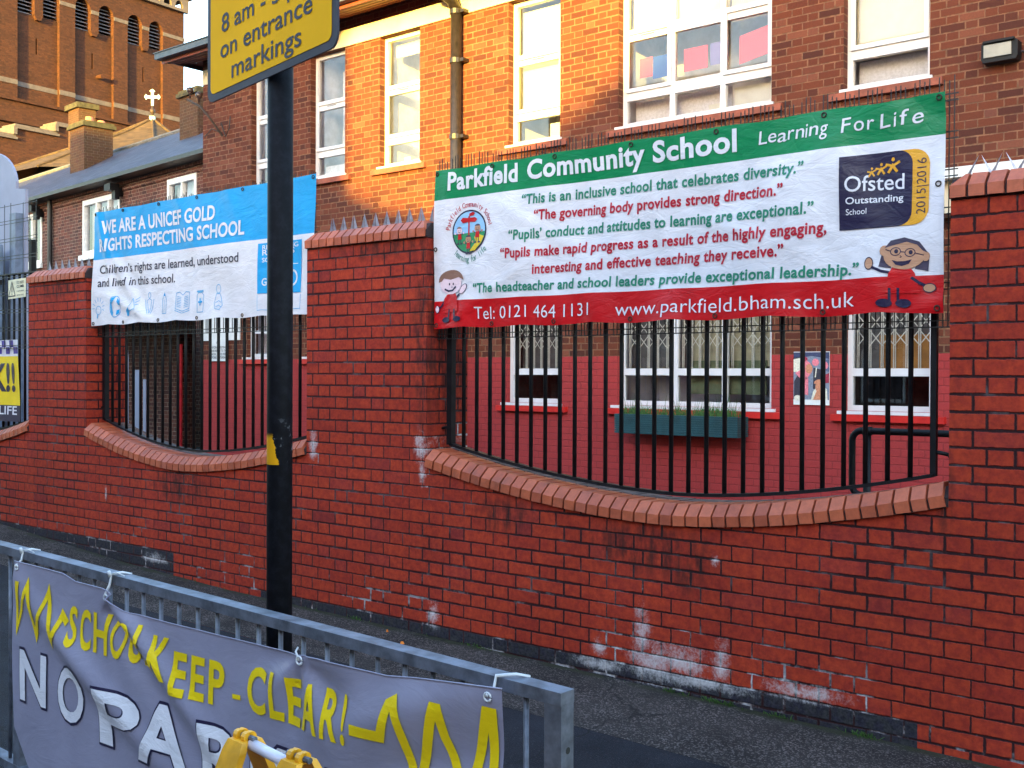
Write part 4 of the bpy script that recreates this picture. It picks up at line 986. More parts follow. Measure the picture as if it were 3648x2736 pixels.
SL_(ellipse(-1.125, 2.105, .028, .032, 14), k, 'skytext', 1, True); SL_([(-1.15, 2.07), (-1.175, 2.0), (-1.165, 1.955), (-1.11, 1.945), (-1.075, 1.98), (-1.09, 2.04), (-1.11, 2.07)], k, 'skytext', 1, True); SL_([(-1.16, 2.0), (-1.12, 2.015), (-1.09, 2.0)], k, 'skytext'); SL_([(-1.155, 1.97), (-1.12, 1.98), (-1.09, 1.965)], k, 'skytext')
PL_([(-.668, 2.045), (-.205, 2.035), (-.205, 2.392), (-.668, 2.395)], 'sky', 1, 'award_panel'); SL_([(-.668, 2.035), (-.668, 1.925), (-.205, 1.925), (-.205, 2.025)], .004, 'skytext', 1, False, 'award_panel')
tL('RIGHTS', -.62, 2.31, -.28, 2.308, .036, 'white', 0, .012, 1, 2, 'award_panel'); tL('RESPECTING', -.62, 2.35, -.24, 2.348, .03, 'white', 0, .012, 1, 2, 'award_panel'); tL('SCHOOLS', -.62, 2.262, -.33, 2.26, .03, 'white', 0, .012, 1, 2, 'award_panel')
SL_([(-.40, 2.235), (-.24, 2.233)], .004, 'white', 2, False, 'award_panel'); SL_(ellipse(-.30, 2.14, .05, .05, 18), .014, 'white', 2, True, 'award_panel'); tL('GOLD', -.62, 2.10, -.40, 2.10, .05, 'white', 0, .02, 1, 2, 'award_panel')
cL.finish(rb)

# yellow and black keep-out banner in the far left bay
nk = thing('parking_notice', 'yellow and black notice with police chequers tied to the far left railing', 'notice', (-4.7, .12, 1.1))
fN = lambda x, z, l: (x+.02*math.sin((1.8-z)*2.2), .11-.008*math.sin(5*z+9*x)-l, z)
b = MB(); grid_cloth(b, fN, seq(-5.6, -4.275, .05), seq(1.05, 1.80, .05), lambda z: V['blacktext'] if z < 1.225 else (V['yellow'] if z < 1.66 else V['white'])); b.build('sheet', V['yellow'], nk, smooth=True, recalc=False)
cN = Cloth(fN, .05)
for j in range(2):
    for i in range(16):
        if (i+j) % 2: cN.put('chequers', polyfill([(-5.6+i*.083, 1.672+j*.062), (-5.6+(i+1)*.083-.001, 1.672+j*.062), (-5.6+(i+1)*.083-.001, 1.672+(j+1)*.062), (-5.6+i*.083, 1.672+(j+1)*.062)]), V['policeblue'], 1)
cN.put('lettering', text_fit('PARK!!', -5.45, 1.335, -4.355, 1.335, .24, 0, .03), V['navy']); cN.put('lettering', text_fit("A CHILD\u2019S LIFE", -5.55, 1.115, -4.33, 1.115, .075, 0, .012), V['white']); cN.finish(nk)
wn_ = thing('warning_notice', 'cream do not climb notice with warning triangle beside the left pillar', 'notice', (-4.26, .09, 2.26))
b = MB(); b.add([(-4.42, .088, 2.172), (-4.098, .088, 2.182), (-4.098, .088, 2.352), (-4.42, .088, 2.345), (-4.42, .092, 2.172), (-4.098, .092, 2.182), (-4.098, .092, 2.352), (-4.42, .092, 2.345)], [(0,1,2,3),(7,6,5,4),(0,4,5,1),(1,5,6,2),(2,6,7,3),(3,7,4,0)]); b.build('plate', V['cream'], wn_)
cW = Cloth(lambda x, z, l: (x, .088-l, z), 0)
cW.put('lettering', ribbon([(-4.405, 2.195), (-4.285, 2.198), (-4.345, 2.325)], .009, True), M['ink']); cW.put('lettering', ribbon([(-4.345, 2.285), (-4.345, 2.232)], .010), M['ink']); cW.put('lettering', polyfill(ellipse(-4.345, 2.215, .006, .007, 8)), M['ink'])
for i, tx in enumerate(('DO NOT', 'CLIMB', 'it can cause', 'serious injury')): cW.put('lettering', text_fit(tx, -4.255, 2.305-i*.036, -4.125, 2.308-i*.036, .022 if i < 2 else .014, 0, .008), M['ink'])
cW.finish(wn_)

# ---------------------------------------------------------------- pedestrian guard rail, its banner and the sign post
YR = -2.84
gr_z = lambda x: .860-(x-1.523)*.0251                 # top of the top rail
gr = thing('guard_rail', 'galvanised steel guard rail along the kerb carrying the grey banner', 'guard rail', (2.8, YR, -.12))
def slab(b, x0, x1, y0, y1, h0, h1): b.add([(x, y, gr_z(x)+h) for h in (h0, h1) for y in (y0, y1) for x in (x0, x1)], [(0,2,3,1),(4,5,7,6),(0,1,5,4),(2,6,7,3),(0,4,6,2),(1,3,7,5)])
XE = 4.163; XS = 1.675
b = MB(); slab(b, -.35, XE, YR-.015, YR+.035, -.030, 0); b.build('top_rail', M['galv'], gr)
b = MB(); slab(b, -.35, XE, YR-.015, YR+.035, -.82, -.79); b.build('bottom_rail', M['galv'], gr)
for x in (XE-.024, XS, -.33):
    b = MB(); w2 = .024
    b.add([(x+sx*w2, y, z) for z in ('b', 't') for y in (YR-.013, YR+.033) for sx in (-1, 1)] and [(x+sx*w2, y, (gr_z(x+sx*w2)-.0305) if t else G(x)-.15) for t in (0, 1) for y in (YR-.013, YR+.033) for sx in (-1, 1)],
          [(0,2,3,1),(4,5,7,6),(0,1,5,4),(2,6,7,3),(0,4,6,2),(1,3,7,5)]); o = b.build('post', M['galv'], gr)
    if x > 3:
        h_ = MB()
        for zz in (.66, .44, .2): h_.tube([(x+.0242, YR+.012, zz), (x+.0246, YR+.012, zz)], .008, 10)
        h_.build('bolt_hole', M['rubber'], o)
n = 0; x = 4.13
while x > -.3:
    x -= .0985 if n else 0
    if n == 0: x = 4.045
    n += 1
    if abs(x-XS) < .04: continue
    b = MB(); b.tube([(x, YR+.010, gr_z(x)-.80), (x, YR+.010, gr_z(x)-.0305)], .0068, 8); b.build('bar', M['galv'], gr, smooth=True)
TOP = [(1.715, .822), (2.045, .814), (2.125, .797), (2.316, .796), (2.38, .776), (2.469, .742), (2.664, .735), (2.898, .731), (3.146, .731), (3.284, .736), (3.367, .744), (3.628, .743), (3.735, .757), (3.886, .773), (4.015, .785)]
def fK(x, v, l):
    """v=1 along the hem under the rail, 0 at the foot"""
    top = lerp_pts(TOP, x); bot = -.02+.25*max(0, 1-(x-1.715)/.28)**1.3
    z = bot+(top-bot)*v; ze = gr_z(x)-.05-z
    y = YR-.030
    y += -.016*math.sin(2.9*(x-1.7)+.8)*(1-.4*v) - .006*math.sin(7*x+4*z)
    d = (x-2.40)*.60+(z-.76)*.80; al = (x-2.40)*.80-(z-.76)*.60
    if al > -.05:
        y += -.036*gauss(d-.012*al, .028+.03*al)*max(0, 1-al/.95)+.026*gauss(d+.065, .035+.03*al)*max(0, 1-al/.8)
    d = (x-2.36)*.45+(z-.30)*.9; y += -.034*gauss(d-.12, .05)*max(0, 1-abs(x-2.2)/.6)
    r = math.hypot(x-3.29, z-.73); a = math.atan2(z-.73, x-3.29)
    y += -.011*math.sin(a*5+1)*gauss(r-.12, .13)
    d = (x-3.5)*.35-(z-.55)*.93; y += -.024*gauss(d+.04, .06)*max(0, 1-abs(x-3.7)/.5)+.018*gauss(d-.1, .05)*max(0, 1-abs(x-3.7)/.5)
    return (x+.006*math.sin(9*z), y-l, z)
kb = thing('keep_clear_banner', 'sagging grey vinyl banner with yellow school keep clear lettering', 'banner', (2.8, YR-.03, .1))
b = MB(); grid_cloth(b, fK, seq(1.715, 4.015, .0205), [i/44 for i in range(45)], lambda z: V['grey']); b.build('sheet', V['grey'], kb, smooth=True, recalc=False)
hem = MB(); hem.tube([fK(1.715+2.30*i/90, 1.0, .001) for i in range(91)], .0022, 6); hem.build('hem', V['grey'], kb, smooth=True)
def fKz(x, z, l):
    top = lerp_pts(TOP, x); bot = -.02+.25*max(0, 1-(x-1.715)/.28)**1.3
    return fK(x, (z-bot)/(top-bot), l)
cK = Cloth(fKz, .0205)
wordk = ['word#a']
def tK(s, x0, z0, x1, z1, h, c, bold=0, ly=1, sp=1.0): cK.put(wordk[0], text_fit(s, x0, z0, x1, z1, h, 0, bold, sp), V[c], ly)
for ch, x0, x1 in (('S', 2.098, 2.150), ('C', 2.168, 2.235), ('H', 2.252, 2.336), ('O', 2.352, 2.425), ('O', 2.438, 2.515), ('L', 2.530, 2.585)): tK(ch, x0, .584, x1, .583, .124, 'yellow', .026)
wordk[0] = 'word#b'
for ch, x0, x1 in (('K', 2.60, 2.685), ('E', 2.702, 2.765), ('E', 2.785, 2.848), ('P', 2.868, 2.940)): tK(ch, x0, .528+(.035 if ch == 'K' else 0), x1, .527+(.035 if ch == 'K' else 0), .122, 'yellow', .026)
cK.put('dash', polyfill([(2.978, .558), (3.016, .560), (3.016, .574), (2.978, .572)]), V['yellow'], 1)
wordk[0] = 'word#c'
for ch, x0, x1 in (('C', 3.048, 3.138), ('L', 3.155, 3.215), ('E', 3.230, 3.290), ('A', 3.300, 3.380), ('R', 3.394, 3.458), ('!', 3.474, 3.490)): tK(ch, x0, .542, x1, .542, .122, 'yellow', .026)
cK.put('zigzag#a', ribbon([(1.755, .755), (1.757, .585), (1.823, .750), (1.894, .582), (1.957, .742), (2.016, .580), (2.056, .676), (2.088, .650)], .026), V['yellow'], 1)
cK.put('zigzag#b', ribbon([(3.510, .585), (3.625, .590), (3.655, .68), (3.672, .69), (3.690, .64), (3.725, .50), (3.745, .50), (3.805, .70), (3.818, .70), (3.835, .63), (3.905, .49), (3.915, .49), (3.968, .72), (3.985, .72), (3.992, .50)], .029), V['yellow'], 1)
wordk[0] = 'word#d'
for ch, x0, x1, z0, h in (('N', 1.782, 1.962, .345, .165), ('O', 2.036, 2.192, .328, .168), ('P', 2.285, 2.530, .296, .168), ('A', 2.510, 2.775, .290, .178), ('R', 2.835, 3.045, .285, .172), ('K', 3.06, 3.27, .285, .168), ('I', 3.31, 3.35, .28, .168), ('N', 3.40, 3.60, .275, .168), ('G', 3.64, 3.85, .27, .168)):
    if ch == 'P': wordk[0] = 'word#e'
    tK(ch, x0-.005, z0-.005, x1+.005, z0-.005, h+.010, 'navy', .040, 1); tK(ch, x0, z0, x1, z0, h, 'white', .026, 2.5)
cK.finish(kb)
for i, (x, dx) in enumerate(((1.735, .02), (2.325, .045), (3.292, .02), (3.975, .10))):
    zt = gr_z(x); e = fK(x, .985, .004); t = MB(); q = zt+.004
    if i == 2: t.tube([(e[0]+.011*math.cos(a*.6), e[1], e[2]+.011*math.sin(a*.6)) for a in range(11)], .003, 6); t.tube([e, (x-.02, YR-.03, e[2]+.02), (x-.025, YR-.018, e[2]+.028)], .003, 6)
    else:
        t.tube([(e[0], e[1]-.004, e[2]-.006), (x, YR-.024, zt-.03), (x+.004, YR-.020, q), (x+dx*.4, YR+.010, q+.003), (x+dx*.55, YR+.038, q-.004), (x+.01, YR+.04, zt-.05), (x, YR+.02, e[2])], .0042, 6)
        if i < 2: t.tube([(x, YR-.022, zt-.005), (x+.004, YR-.030, zt+.014)], .006, 6); t.tube([(x, YR-.022, zt+.004), (x+.03, YR-.018, zt+.012), (x+.065, YR-.01, zt+.003)], .0018, 5)
        t.tube([(e[0]+.010*math.cos(a*.6), e[1], e[2]-.010+.010*math.sin(a*.6)) for a in range(11)], .0028, 6)
    t.build('cable_tie', M['tie'], kb, smooth=True)

# sign post
PZ = 3.4/5.0
px, py = 5.645+(1.65071444-5.645)*PZ, -4.8182+(-1.63360202+4.8182)*PZ
rs = thing('road_sign_post', 'black post with yellow entrance markings parking sign behind the guard rail', 'road sign', (px, py, -.11))
b = MB(); b.tube([(px, py, -.3), (px, py, 3.35)], .0388, 28); po = b.build('post', M['black_post'], rs, smooth=True)
po.location = (0, 0, .11); po.data.transform(Matrix.Translation((0, 0, -.11)))
a = R_(11.5); sd = Vector((math.cos(a), -math.sin(a), 0)); sn_ = Vector((math.sin(a), math.cos(a), 0))
sz = lambda z: 1.5+(z-1.5)*PZ
def fS(u, v, d):
    p = Vector((px, py, 0))-sn_*(.052-d)+sd*(u*PZ); return (p.x, p.y, sz(v))
def rrect4(x0, x1, z0, z1, r): return arc(x0+r, z0+r, r, 180, 270)+arc(x1-r, z0+r, r, 270, 360)+arc(x1-r, z1-r, r, 0, 90)+arc(x0+r, z1-r, r, 90, 180)
b = MB(); b.prism(rrect4(-.615, .638, 2.812, 3.85, .055), fS, 0, .006); b.build('sign_plate', M['signgrey'], rs)
b = MB(); b.prism(rrect4(-.575, .594, 2.848, 3.81, .035), fS, -.0016, -.0004); b.build('yellow_face', M['signyellow'], rs)
b = MB(); b.box(-.12, .12, .007, .016, 3.1, 3.14, T=lambda x, y, z: fS(x, z, y)); b.box(-.12, .12, .007, .016, 3.5, 3.54, T=lambda x, y, z: fS(x, z, y)); b.build('clip', M['galv'], rs)
cS = Cloth(lambda x, z, l: fS(x, z, -.0016-l*.5), 0)
for tx, x0, x1, z, h in (('markings', -.335, .345, 2.882, .084), ('on entrance', -.458, .440, 2.998, .084), ('8 am - 5 pm', -.445, .43, 3.118, .084), ('Mon - Fri', -.32, .33, 3.245, .084), ('No stopping', -.46, .46, 3.37, .084)):
    cS.put('lettering', text_fit(tx, x0, z, x1, z, h, 0, .008), M['signgrey'])
cS.finish(rs)

# yellow folding barrier in front of the grey banner
fb = thing('folding_barrier', 'yellow plastic folding barrier with a white tube, in front of the grey banner', 'barrier', (3.9, -3.43, -.3))
ax = Vector((3.856, -3.475, 0)); bx_ = Vector((4.030, -3.484, 0)); tdir = (bx_-ax).normalized(); pd = Vector((tdir.y, -tdir.x, 0))
def leg(c, label):
    b = MB()
    for sg in (1, -1):
        def T(u, v, h): q = c+tdir*u+pd*(v*1.0+sg*(.010+(.80-h)*.42)); return (q.x, q.y, h)
        w0, w1 = .034, .030
        vs = [T(-w0-.02, -.009, .2), (T(w0+.02, -.009, .2)), T(w0+.02, .009, .2), T(-w0-.02, .009, .2), T(-w1, -.008, .765), T(w1, -.008, .765), T(w1, .008, .765), T(-w1, .008, .765),
              T(-w1+.006, -.007, .785), T(w1-.006, -.007, .785), T(w1-.006, .007, .785), T(-w1+.006, .007, .785)]
        b.add(vs, [(0,1,5,4),(1,2,6,5),(2,3,7,6),(3,0,4,7),(4,5,9,8),(5,6,10,9),(6,7,11,10),(7,4,8,11),(8,9,10,11)])
        for du in (-.014, .012):
            q0 = c+tdir*(du-.006)+pd*(sg*.004); q1 = c+tdir*(du+.006)+pd*(sg*.004)
            b.tube([(q0.x, q0.y, .790), (q1.x, q1.y, .790)], .011, 10)
    o = b.build('leg', M['ygold'], fb)
    p0 = c-tdir*.034; p1 = c+tdir*.034; q = MB(); q.tube([(p0.x, p0.y, .789), (p1.x, p1.y, .789)], .006, 8); q.build('hinge_pin', M['galv'], o)
for c in (ax, bx_): leg(c, '')
for i, (h, r) in enumerate(((.772, .011),)):
    b = MB(); p0 = ax+tdir*.022; p1 = bx_-tdir*.020; b.tube([(p0.x, p0.y, h+.006), (p1.x, p1.y, h-.004)], r, 14); b.build('tube', M['tubewhite'], fb, smooth=True)

# litter on the pavement
for x, y, s, lb in ((1.05, -.26, .018, 'orange scrap of litter on the pavement near the wall foot'), (.78, -.12, .010, 'tiny orange crumb of litter closest to the blue bricks'), (2.0, -1.6, .012, 'orange speck of litter on the dark strip behind the rail')):
    b = MB(); z = G(x)+.003-(.02 if y < -.76 else 0); b.add([(x-s, y, z), (x, y-s*.6, z), (x+s, y, z+.002), (x, y+s*.7, z), (x-s*.7, y, z+.012), (x, y-s*.4, z+.016), (x+s*.6, y, z+.011), (x, y+s*.4, z+.014)], [(0,1,5,4),(1,2,6,5),(2,3,7,6),(3,0,4,7),(4,5,6,7)])
    tag(b.build('litter', M['amber']), lb, 'litter', 'orange litter on the pavement')

b = MB()
for k in range(260):
    cx = random.choice([2.72, 2.95, 3.02, 3.3, 1.4, 3.7, .4, random.uniform(-3, 4.2)])+random.gauss(0, .035); y = -.006-abs(random.gauss(0, .012)); h = random.uniform(.008, .032); q = .0022; l = random.gauss(0, .012); z = G(cx)-.002
    b.add([(cx-q, y, z), (cx+q, y, z), (cx+l+q, y-.006, z+h*.7), (cx+l*1.6, y-.01, z+h), (cx+l-q, y-.006, z+h*.7)], [(0,1,2,3,4)])
tag(b.build('weeds', M['grassblade'], recalc=False), 'tiny green weeds along the foot of the brick wall', 'weeds', kind='stuff')

# ---------------------------------------------------------------- terraced house beyond the school
H0 = Vector((-19.958, 9.334, 0)); ha = R_(6); hd = Vector((math.cos(ha), -math.sin(ha), 0)); hn = Vector((math.sin(ha), math.cos(ha), 0))
def hT(s, o, z): q = H0+hd*s+hn*o; return (q.x, q.y, z)                 # o grows away from the street
def hF(u, v, d): return hT(u, d, v)
th_ = thing('terraced_house', 'brick terraced house with slate roof beyond the left banner', 'house', (H0.x, H0.y, 0))
HW = [(-3.35, -2.07, 4.33, 5.67), (.43, 2.43, 4.34, 5.65), (4.71, 5.97, 4.36, 5.64), (-9.5, -8.2, 4.3, 5.6)]
b = MB().prism([(-16, -.6), (10.35, -.6), (10.35, 6.0), (-16, 6.0)], hF, 0, .16, holes=[[(a, z0), (c, z0), (c, z1), (a, z1)] for a, c, z0, z1 in HW], back=False)
b.add([hT(10.35, 0, -.6), hT(10.35, 6, -.6), hT(10.35, 6, 6), hT(10.35, 3, 7.9), hT(10.35, 0, 6)], [(0,1,2,3,4)]); b.add([hT(-16, 0, -.6), hT(-16, 6, -.6), hT(-16, 6, 6), hT(-16, 3, 7.9), hT(-16, 0, 6)], [(4,3,2,1,0)])
b.build('wall', M['house'], th_, recalc=False)
b = MB()
for z0, o in ((5.60, .03), (5.74, .06)): b.box(-16, 10.35, -o, -.001, z0+.05, z0+.12, T=lambda x, y, z: hT(x, y, z))
b.build('corbel_course', M['house'], th_)
b = MB(); b.prism([(-.32, 5.955), (3.0, 7.93), (6.3, 5.955), (6.3, 5.90), (3.0, 7.86), (-.32, 5.90)], lambda u, v, d: hT(d, u, v), -16.1, 10.4); b.build('roof', M['slate'], th_)
b = MB(); b.tube([hT(-16, 3, 7.95), hT(10.4, 3, 7.95)], .07, 8); b.build('ridge_tiles', M['roofgrey'], th_)
b = MB(); b.box(-16.1, 10.4, -.42, -.325, 5.86, 5.945, T=hT); b.box(-16, 10.3, -.324, -.05, 5.86, 5.89, T=hT); b.build('gutter', M['blackpipe'], th_)
b = MB(); b.tube([hT(-1.36, -.09, 5.86), hT(-1.36, -.09, 0)], .06, 10); b.build('downpipe', M['blackpipe'], th_)
for i, (a, c, z0, z1) in enumerate(HW):
    cols = [(a+c)/2] if i != 1 else [a+(c-a)*.38, a+(c-a)*.70]
    bb = MB(); f = .085; yb = .02
    bb.box(a-.05, a+f, yb, .12, z0-.0, z1, T=hT) if False else bb.box(a, a+f, -.02, .10, z0, z1, T=hT)
    bb.box(c-f, c, -.02, .10, z0, z1, T=hT); bb.box(a+f, c-f, -.02, .10, z1-.12, z1, T=hT); bb.box(a+f, c-f, -.02, .10, z0, z0+f, T=hT)
    for q in cols: bb.box(q-.035, q+.035, -.015, .095, z0+f, z1-.12, T=hT)
    o = bb.build('window', M['whitewood'], th_)
    g_ = MB(); g_.add([hT(a+f, .05, z0+f), hT(c-f, .05, z0+f), hT(c-f, .05, z1-.12), hT(a+f, .05, z1-.12)], [(0,1,2,3)]); g_.build('pane', M['glass'], o, recalc=False)
    g_ = MB(); g_.box(a, c, .22, .24, z0, z1, T=hT); g_.build('net_curtain', M['dark_room'] if i == 0 else M['net'], o)
    s_ = MB(); s_.box(a-.10, c+.08, -.08, -.021, z0-.13, z0-.01, T=hT); s_.box(a-.02, c+.02, -.0205, .1, z0-.10, z0-.012, T=hT); s_.build('sill', M['whitewood'], o)
for i, (s, z, lb) in enumerate(((-2.05, 5.72, 'dark floodlight on the terraced house above its leftmost visible window'), (2.50, 5.74, 'dark floodlight on the terraced house above the window beside the blue banner'))):
    t = thing('floodlight', lb, 'floodlight', hT(s, -.2, z), 'floodlights on the terraced house')
    b = MB(); b.box(s-.17, s+.14, -.34, -.12, z-.10, z+.05, T=hT); b.build('housing', M['black'], t)
    b = MB(); b.box(s+.02, s+.09, -.12, -.001, z-.22, z-.02, T=hT); b.box(s-.0, s+.18, -.24, -.13, z-.30, z-.101, T=hT); b.build('bracket', M['black'], t)
def chimney(s0, s1, o0, o1, z0, z1, pots, cap=True):
    b = MB(); b.box(s0, s1, o0, o1, z0, z1, T=hT); c = b.build('chimney', M['chimney'], th_)
    b = MB(); b.box(s0-.07, s1+.07, o0-.07, o1+.07, z1+.001, z1+.10, T=hT); b.box(s0-.03, s1+.03, o0-.03, o1+.03, z1+.1005, z1+.16, T=hT); b.build('cap', M['moss'], c)
    b = MB()
    for (ps_, po_, h) in pots: b.tube([hT(ps_, po_, z1+.16), hT(ps_, po_, z1+.16+h)], [.12, .10], 10)
    if pots: b.build('pot', M['pot'], c)
    b = MB(); b.box(s0-.10, s1+.02, o0-.02, o0-.001, z0+.05, z0+.12, T=hT); b.build('flashing', M['stone'], c)
chimney(-4.17, -3.24, 1.6, 2.42, 6.9, 8.31, ((-3.6, 1.9, .18), (-3.5, 2.2, .10)))
chimney(2.18, 3.05, 1.6, 2.0, 6.9, 8.10, ())

# chapel hall behind the house ridge: low wall, eaves and grey roof
hall = thing('church_hall', 'low orange brick church hall with grey roof behind the house ridge', 'hall', tuple(H0+hn*8))
b = MB(); b.box(-24, -12.45, 5.6, 9, 4, 9.05, T=hT); b.build('wall', M['chimney'], hall)
b = MB(); b.box(-13.95, -13.05, 5.62, 6.25, 8, 11.15, T=hT); c = b.build('chimney', M['chimney'], hall); b = MB(); b.box(-14.05, -12.95, 5.52, 6.35, 11.151, 11.34, T=hT); b.build('cap', M['moss'], c)
b = MB(); b.box(-24.2, -12.35, 5.25, 5.59, 9.04, 9.10, T=hT); b.build('gutter', M['blackpipe'], hall)
b = MB(); b.box(-24.2, -12.3, 5.2, 5.6, 9.102, 9.32, T=hT); b.build('fascia', M['moss'], hall)
b = MB(); b.box(-12.46, -12.2, 5.15, 5.7, 9.10, 9.36, T=hT); b.build('kneeler_stone', M['stone'], hall)
b = MB(); b.add([hT(-24.2, 5.2, 9.33), hT(-12.3, 5.2, 9.33), hT(-12.3, 9, 10.1), hT(-24.2, 9, 10.1)], [(0,1,2,3)]); b.build('roof', M['roofgrey'], hall)

# ---------------------------------------------------------------- church tower, nave and apse roof with its cross
TQ = Vector((-44.672, 28.983, 0)); ta = R_(4.6); te = Vector((-math.sin(ta), math.cos(ta), 0)); tn = Vector((math.cos(ta), math.sin(ta), 0))
def tT(u, v, d): q = TQ+te*u-tn*d; return (q.x, q.y, v)                # d grows into the tower
tw = thing('church_tower', 'tall red brick church tower with louvred belfry openings against the sky', 'church tower', (TQ.x, TQ.y, 0))
def archpoly(a, c, z0, zs, rise, n=12):
    m_ = (a+c)/2; r = (c-a)/2
    return [(a, z0), (c, z0)]+[(m_+r*math.cos(math.pi*i/n), zs+rise*math.sin(math.pi*i/n)**.85) for i in range(n+1)]
bays = [(-9.25, -7.15), (-6.33, -4.22), (-3.42, -1.32)]
holes = []
for a, c in bays:
    m0, m1 = a+.84, c-.84; n = 12
    h = [(a, 13.90), (c, 13.90)]
    mm, r = (m1+c)/2, (c-m1)/2; h += [(mm+r*math.cos(math.pi*i/n), 18.86+.52*math.sin(math.pi*i/n)**.85) for i in range(n+1)]
    h += [(m1, 17.95), (m1-.1, 17.75), (m0+.1, 17.75), (m0, 17.95)]
    mm, r = (a+m0)/2, (m0-a)/2; h += [(mm+r*math.cos(math.pi*i/n), 18.86+.52*math.sin(math.pi*i/n)**.85) for i in range(n+1)]
    holes.append(h)
b = MB().prism([(-10.65, 0), (0, 0), (0, 20.3), (-10.65, 20.3)], tT, 0, .19, holes=holes, back=False)
for a, c in bays:
    m0, m1 = a+.84, c-.84
    loops = [[(a-.05, 13.8), (c+.05, 13.8), (c+.05, 19.6), (a-.05, 19.6)], archpoly(a+.001, m0-.001, 17.93, 18.86, .519), archpoly(m1+.001, c-.001, 18.0, 18.86, .519)]
    b.prism(loops[0], tT, .18, .75, holes=[loops[1], loops[2], [(a+1.0, 16.2), (a+1.08, 16.2), (a+1.08, 16.95), (a+1.0, 16.95)]], back=False)
    b.add([tT(a-.05, 13.8, .76), tT(c+.05, 13.8, .76), tT(c+.05, 19.6, .76), tT(a-.05, 19.6, .76)], [(0,1,2,3)])
b.add([tT(0, 0, 0), tT(0, 0, 10.6), tT(0, 20.3, 10.6), tT(0, 20.3, 0)], [(0,1,2,3)]); b.add([tT(-10.65, 0, 0), tT(-10.65, 0, 10.6), tT(-10.65, 20.3, 10.6), tT(-10.65, 20.3, 0)], [(3,2,1,0)])
b.build('wall', M['tower'], tw, recalc=False)
for a, c in bays:
    for x0, x1 in ((a, a+.84), (c-.84, c)):
        b = MB(); z = 17.98
        while z < 19.3:
            b.add([tT(x0, z, .26), tT(x1, z, .26), tT(x1, z+.17, .62), tT(x0, z+.17, .62), tT(x0, z+.03, .26), tT(x1, z+.03, .26), tT(x1, z+.20, .62), tT(x0, z+.20, .62)], [(0,1,2,3),(7,6,5,4),(0,4,5,1)]); z += .175
        b.build('louvre', M['louvre'], tw, recalc=False)
def tband(name, u0, u1, z0, z1, d, mt, obj=None):
    b = MB(); b.box(u0, u1, d, .42 if d > 0 else -.0005, z0, z1, T=lambda x, y, z: tT(x, z, y)) if d <= 0 else None
    return b.build(name, M[mt], tw)
b = MB(); us = [-10.66]+[q for bb in bays for q in bb]+[.01]
for i in range(0, len(us), 2): b.box(us[i], us[i+1], -.03, -.001, 14.56, 14.78, T=lambda x, y, z: tT(x, z, y))
for a, c in bays: b.box(a+.001, c-.001, .155, .1795, 14.56, 14.78, T=lambda x, y, z: tT(x, z, y))
b.build('string_course', M['stone'], tw); b = MB()
us2 = [-10.66]+[q for a, c in bays for q in (a, a+.84, c-.84, c)]+[.01]
for i in range(0, len(us2), 2): b.box(us2[i], us2[i+1], -.03, -.001, 18.78, 18.96, T=lambda x, y, z: tT(x, z, y))
b.build('string_course', M['stone'], tw)
b = MB(); b.box(-10.7, .04, -.12, -.001, 13.80, 13.93, T=lambda x, y, z: tT(x, z, y)); b.box(-10.7, .04, -.16, -.001, 12.8, 12.93, T=lambda x, y, z: tT(x, z, y)); b.build('weathered_ledge', M['tower'], tw)
b = MB(); b.box(-10.9, .3, -.30, 10.9, 20.95, 22.4, T=lambda x, y, z: tT(x, z, y)); b.build('parapet', M['tower'], tw)
b = MB()
hl = [ellipse(-.45-i*.72, 20.40, .25, .38, 10, 0, math.pi) for i in range(14)]
b.prism([(-10.8, 20.25), (.15, 20.25), (.15, 20.949), (-10.8, 20.949)], tT, -.20, -.001, holes=hl); b.build('corbel_table', M['stone'], tw)
b = MB(); b.tube([tT(-6.35+1.35, 15.85, -.25), tT(-6.35+1.35, 15.88, .38)], [.12, .08], 8); b.build('rainwater_spout', M['tower'], tw)
nv = thing('church_nave', 'brick church nave wall with stepped white coping below the tower', 'church', tuple(TQ+tn*2+te*-8))
b = MB(); st = [(-16, 11.62), (-10.52, 11.62), (-10.52, 12.10), (-8.55, 12.10), (-8.55, 12.55), (2.0, 12.55), (2.0, 4), (-16, 4)]
b.prism(st, tT, -2.0, -1.0); b.build('wall', M['tower'], nv)
b = MB()
for u0, u1, z in ((-16, -10.5, 11.62), (-10.55, -8.5, 12.10), (-8.58, 2.0, 12.55)): b.box(u0, u1, -2.12, -.9, z+.001, z+.10, T=lambda x, y, z_: tT(x, z_, y)); b.box(u0, u1, -2.0, -.95, z+.1005, z+.22, T=lambda x, y, z_: tT(x, z_, y))
for u, z0, z1 in ((-10.52, 11.62, 12.10), (-8.55, 12.10, 12.55)): b.box(u-.16, u-.0005, -2.12, -.9, z0+.22, z1+.1, T=lambda x, y, z_: tT(x, z_, y))
b.build('coping', M['stone'], nv)
ap = thing('apse_roof', 'brown tiled conical apse roof carrying a green cross before the tower', 'church roof', (-31.7, 18.9, 7))
AX = Vector((-31.7, 18.9, 0)); b = MB(); n = 8; rg = [(.12, 11.02), (.9, 10.50), (4.4, 8.55)]
def coneP(r, z, a_):
    cx, cy = math.cos(a_), math.sin(a_); k_ = r*(1.42 if cx < -.05 else .95); return (AX.x+.77*cx*k_-.64*cy*r, AX.y+.64*cx*k_+.77*cy*r, z)
vs = []
for r, z in rg:
    for k_ in range(n):
        a_ = 2*math.pi*k_/n+.35; vs.append(coneP(r, z, a_))
b.add(vs, [(i*n+k_, i*n+(k_+1) % n, (i+1)*n+(k_+1) % n, (i+1)*n+k_) for i in range(2) for k_ in range(n)]); b.build('roof', M['tile'], ap)
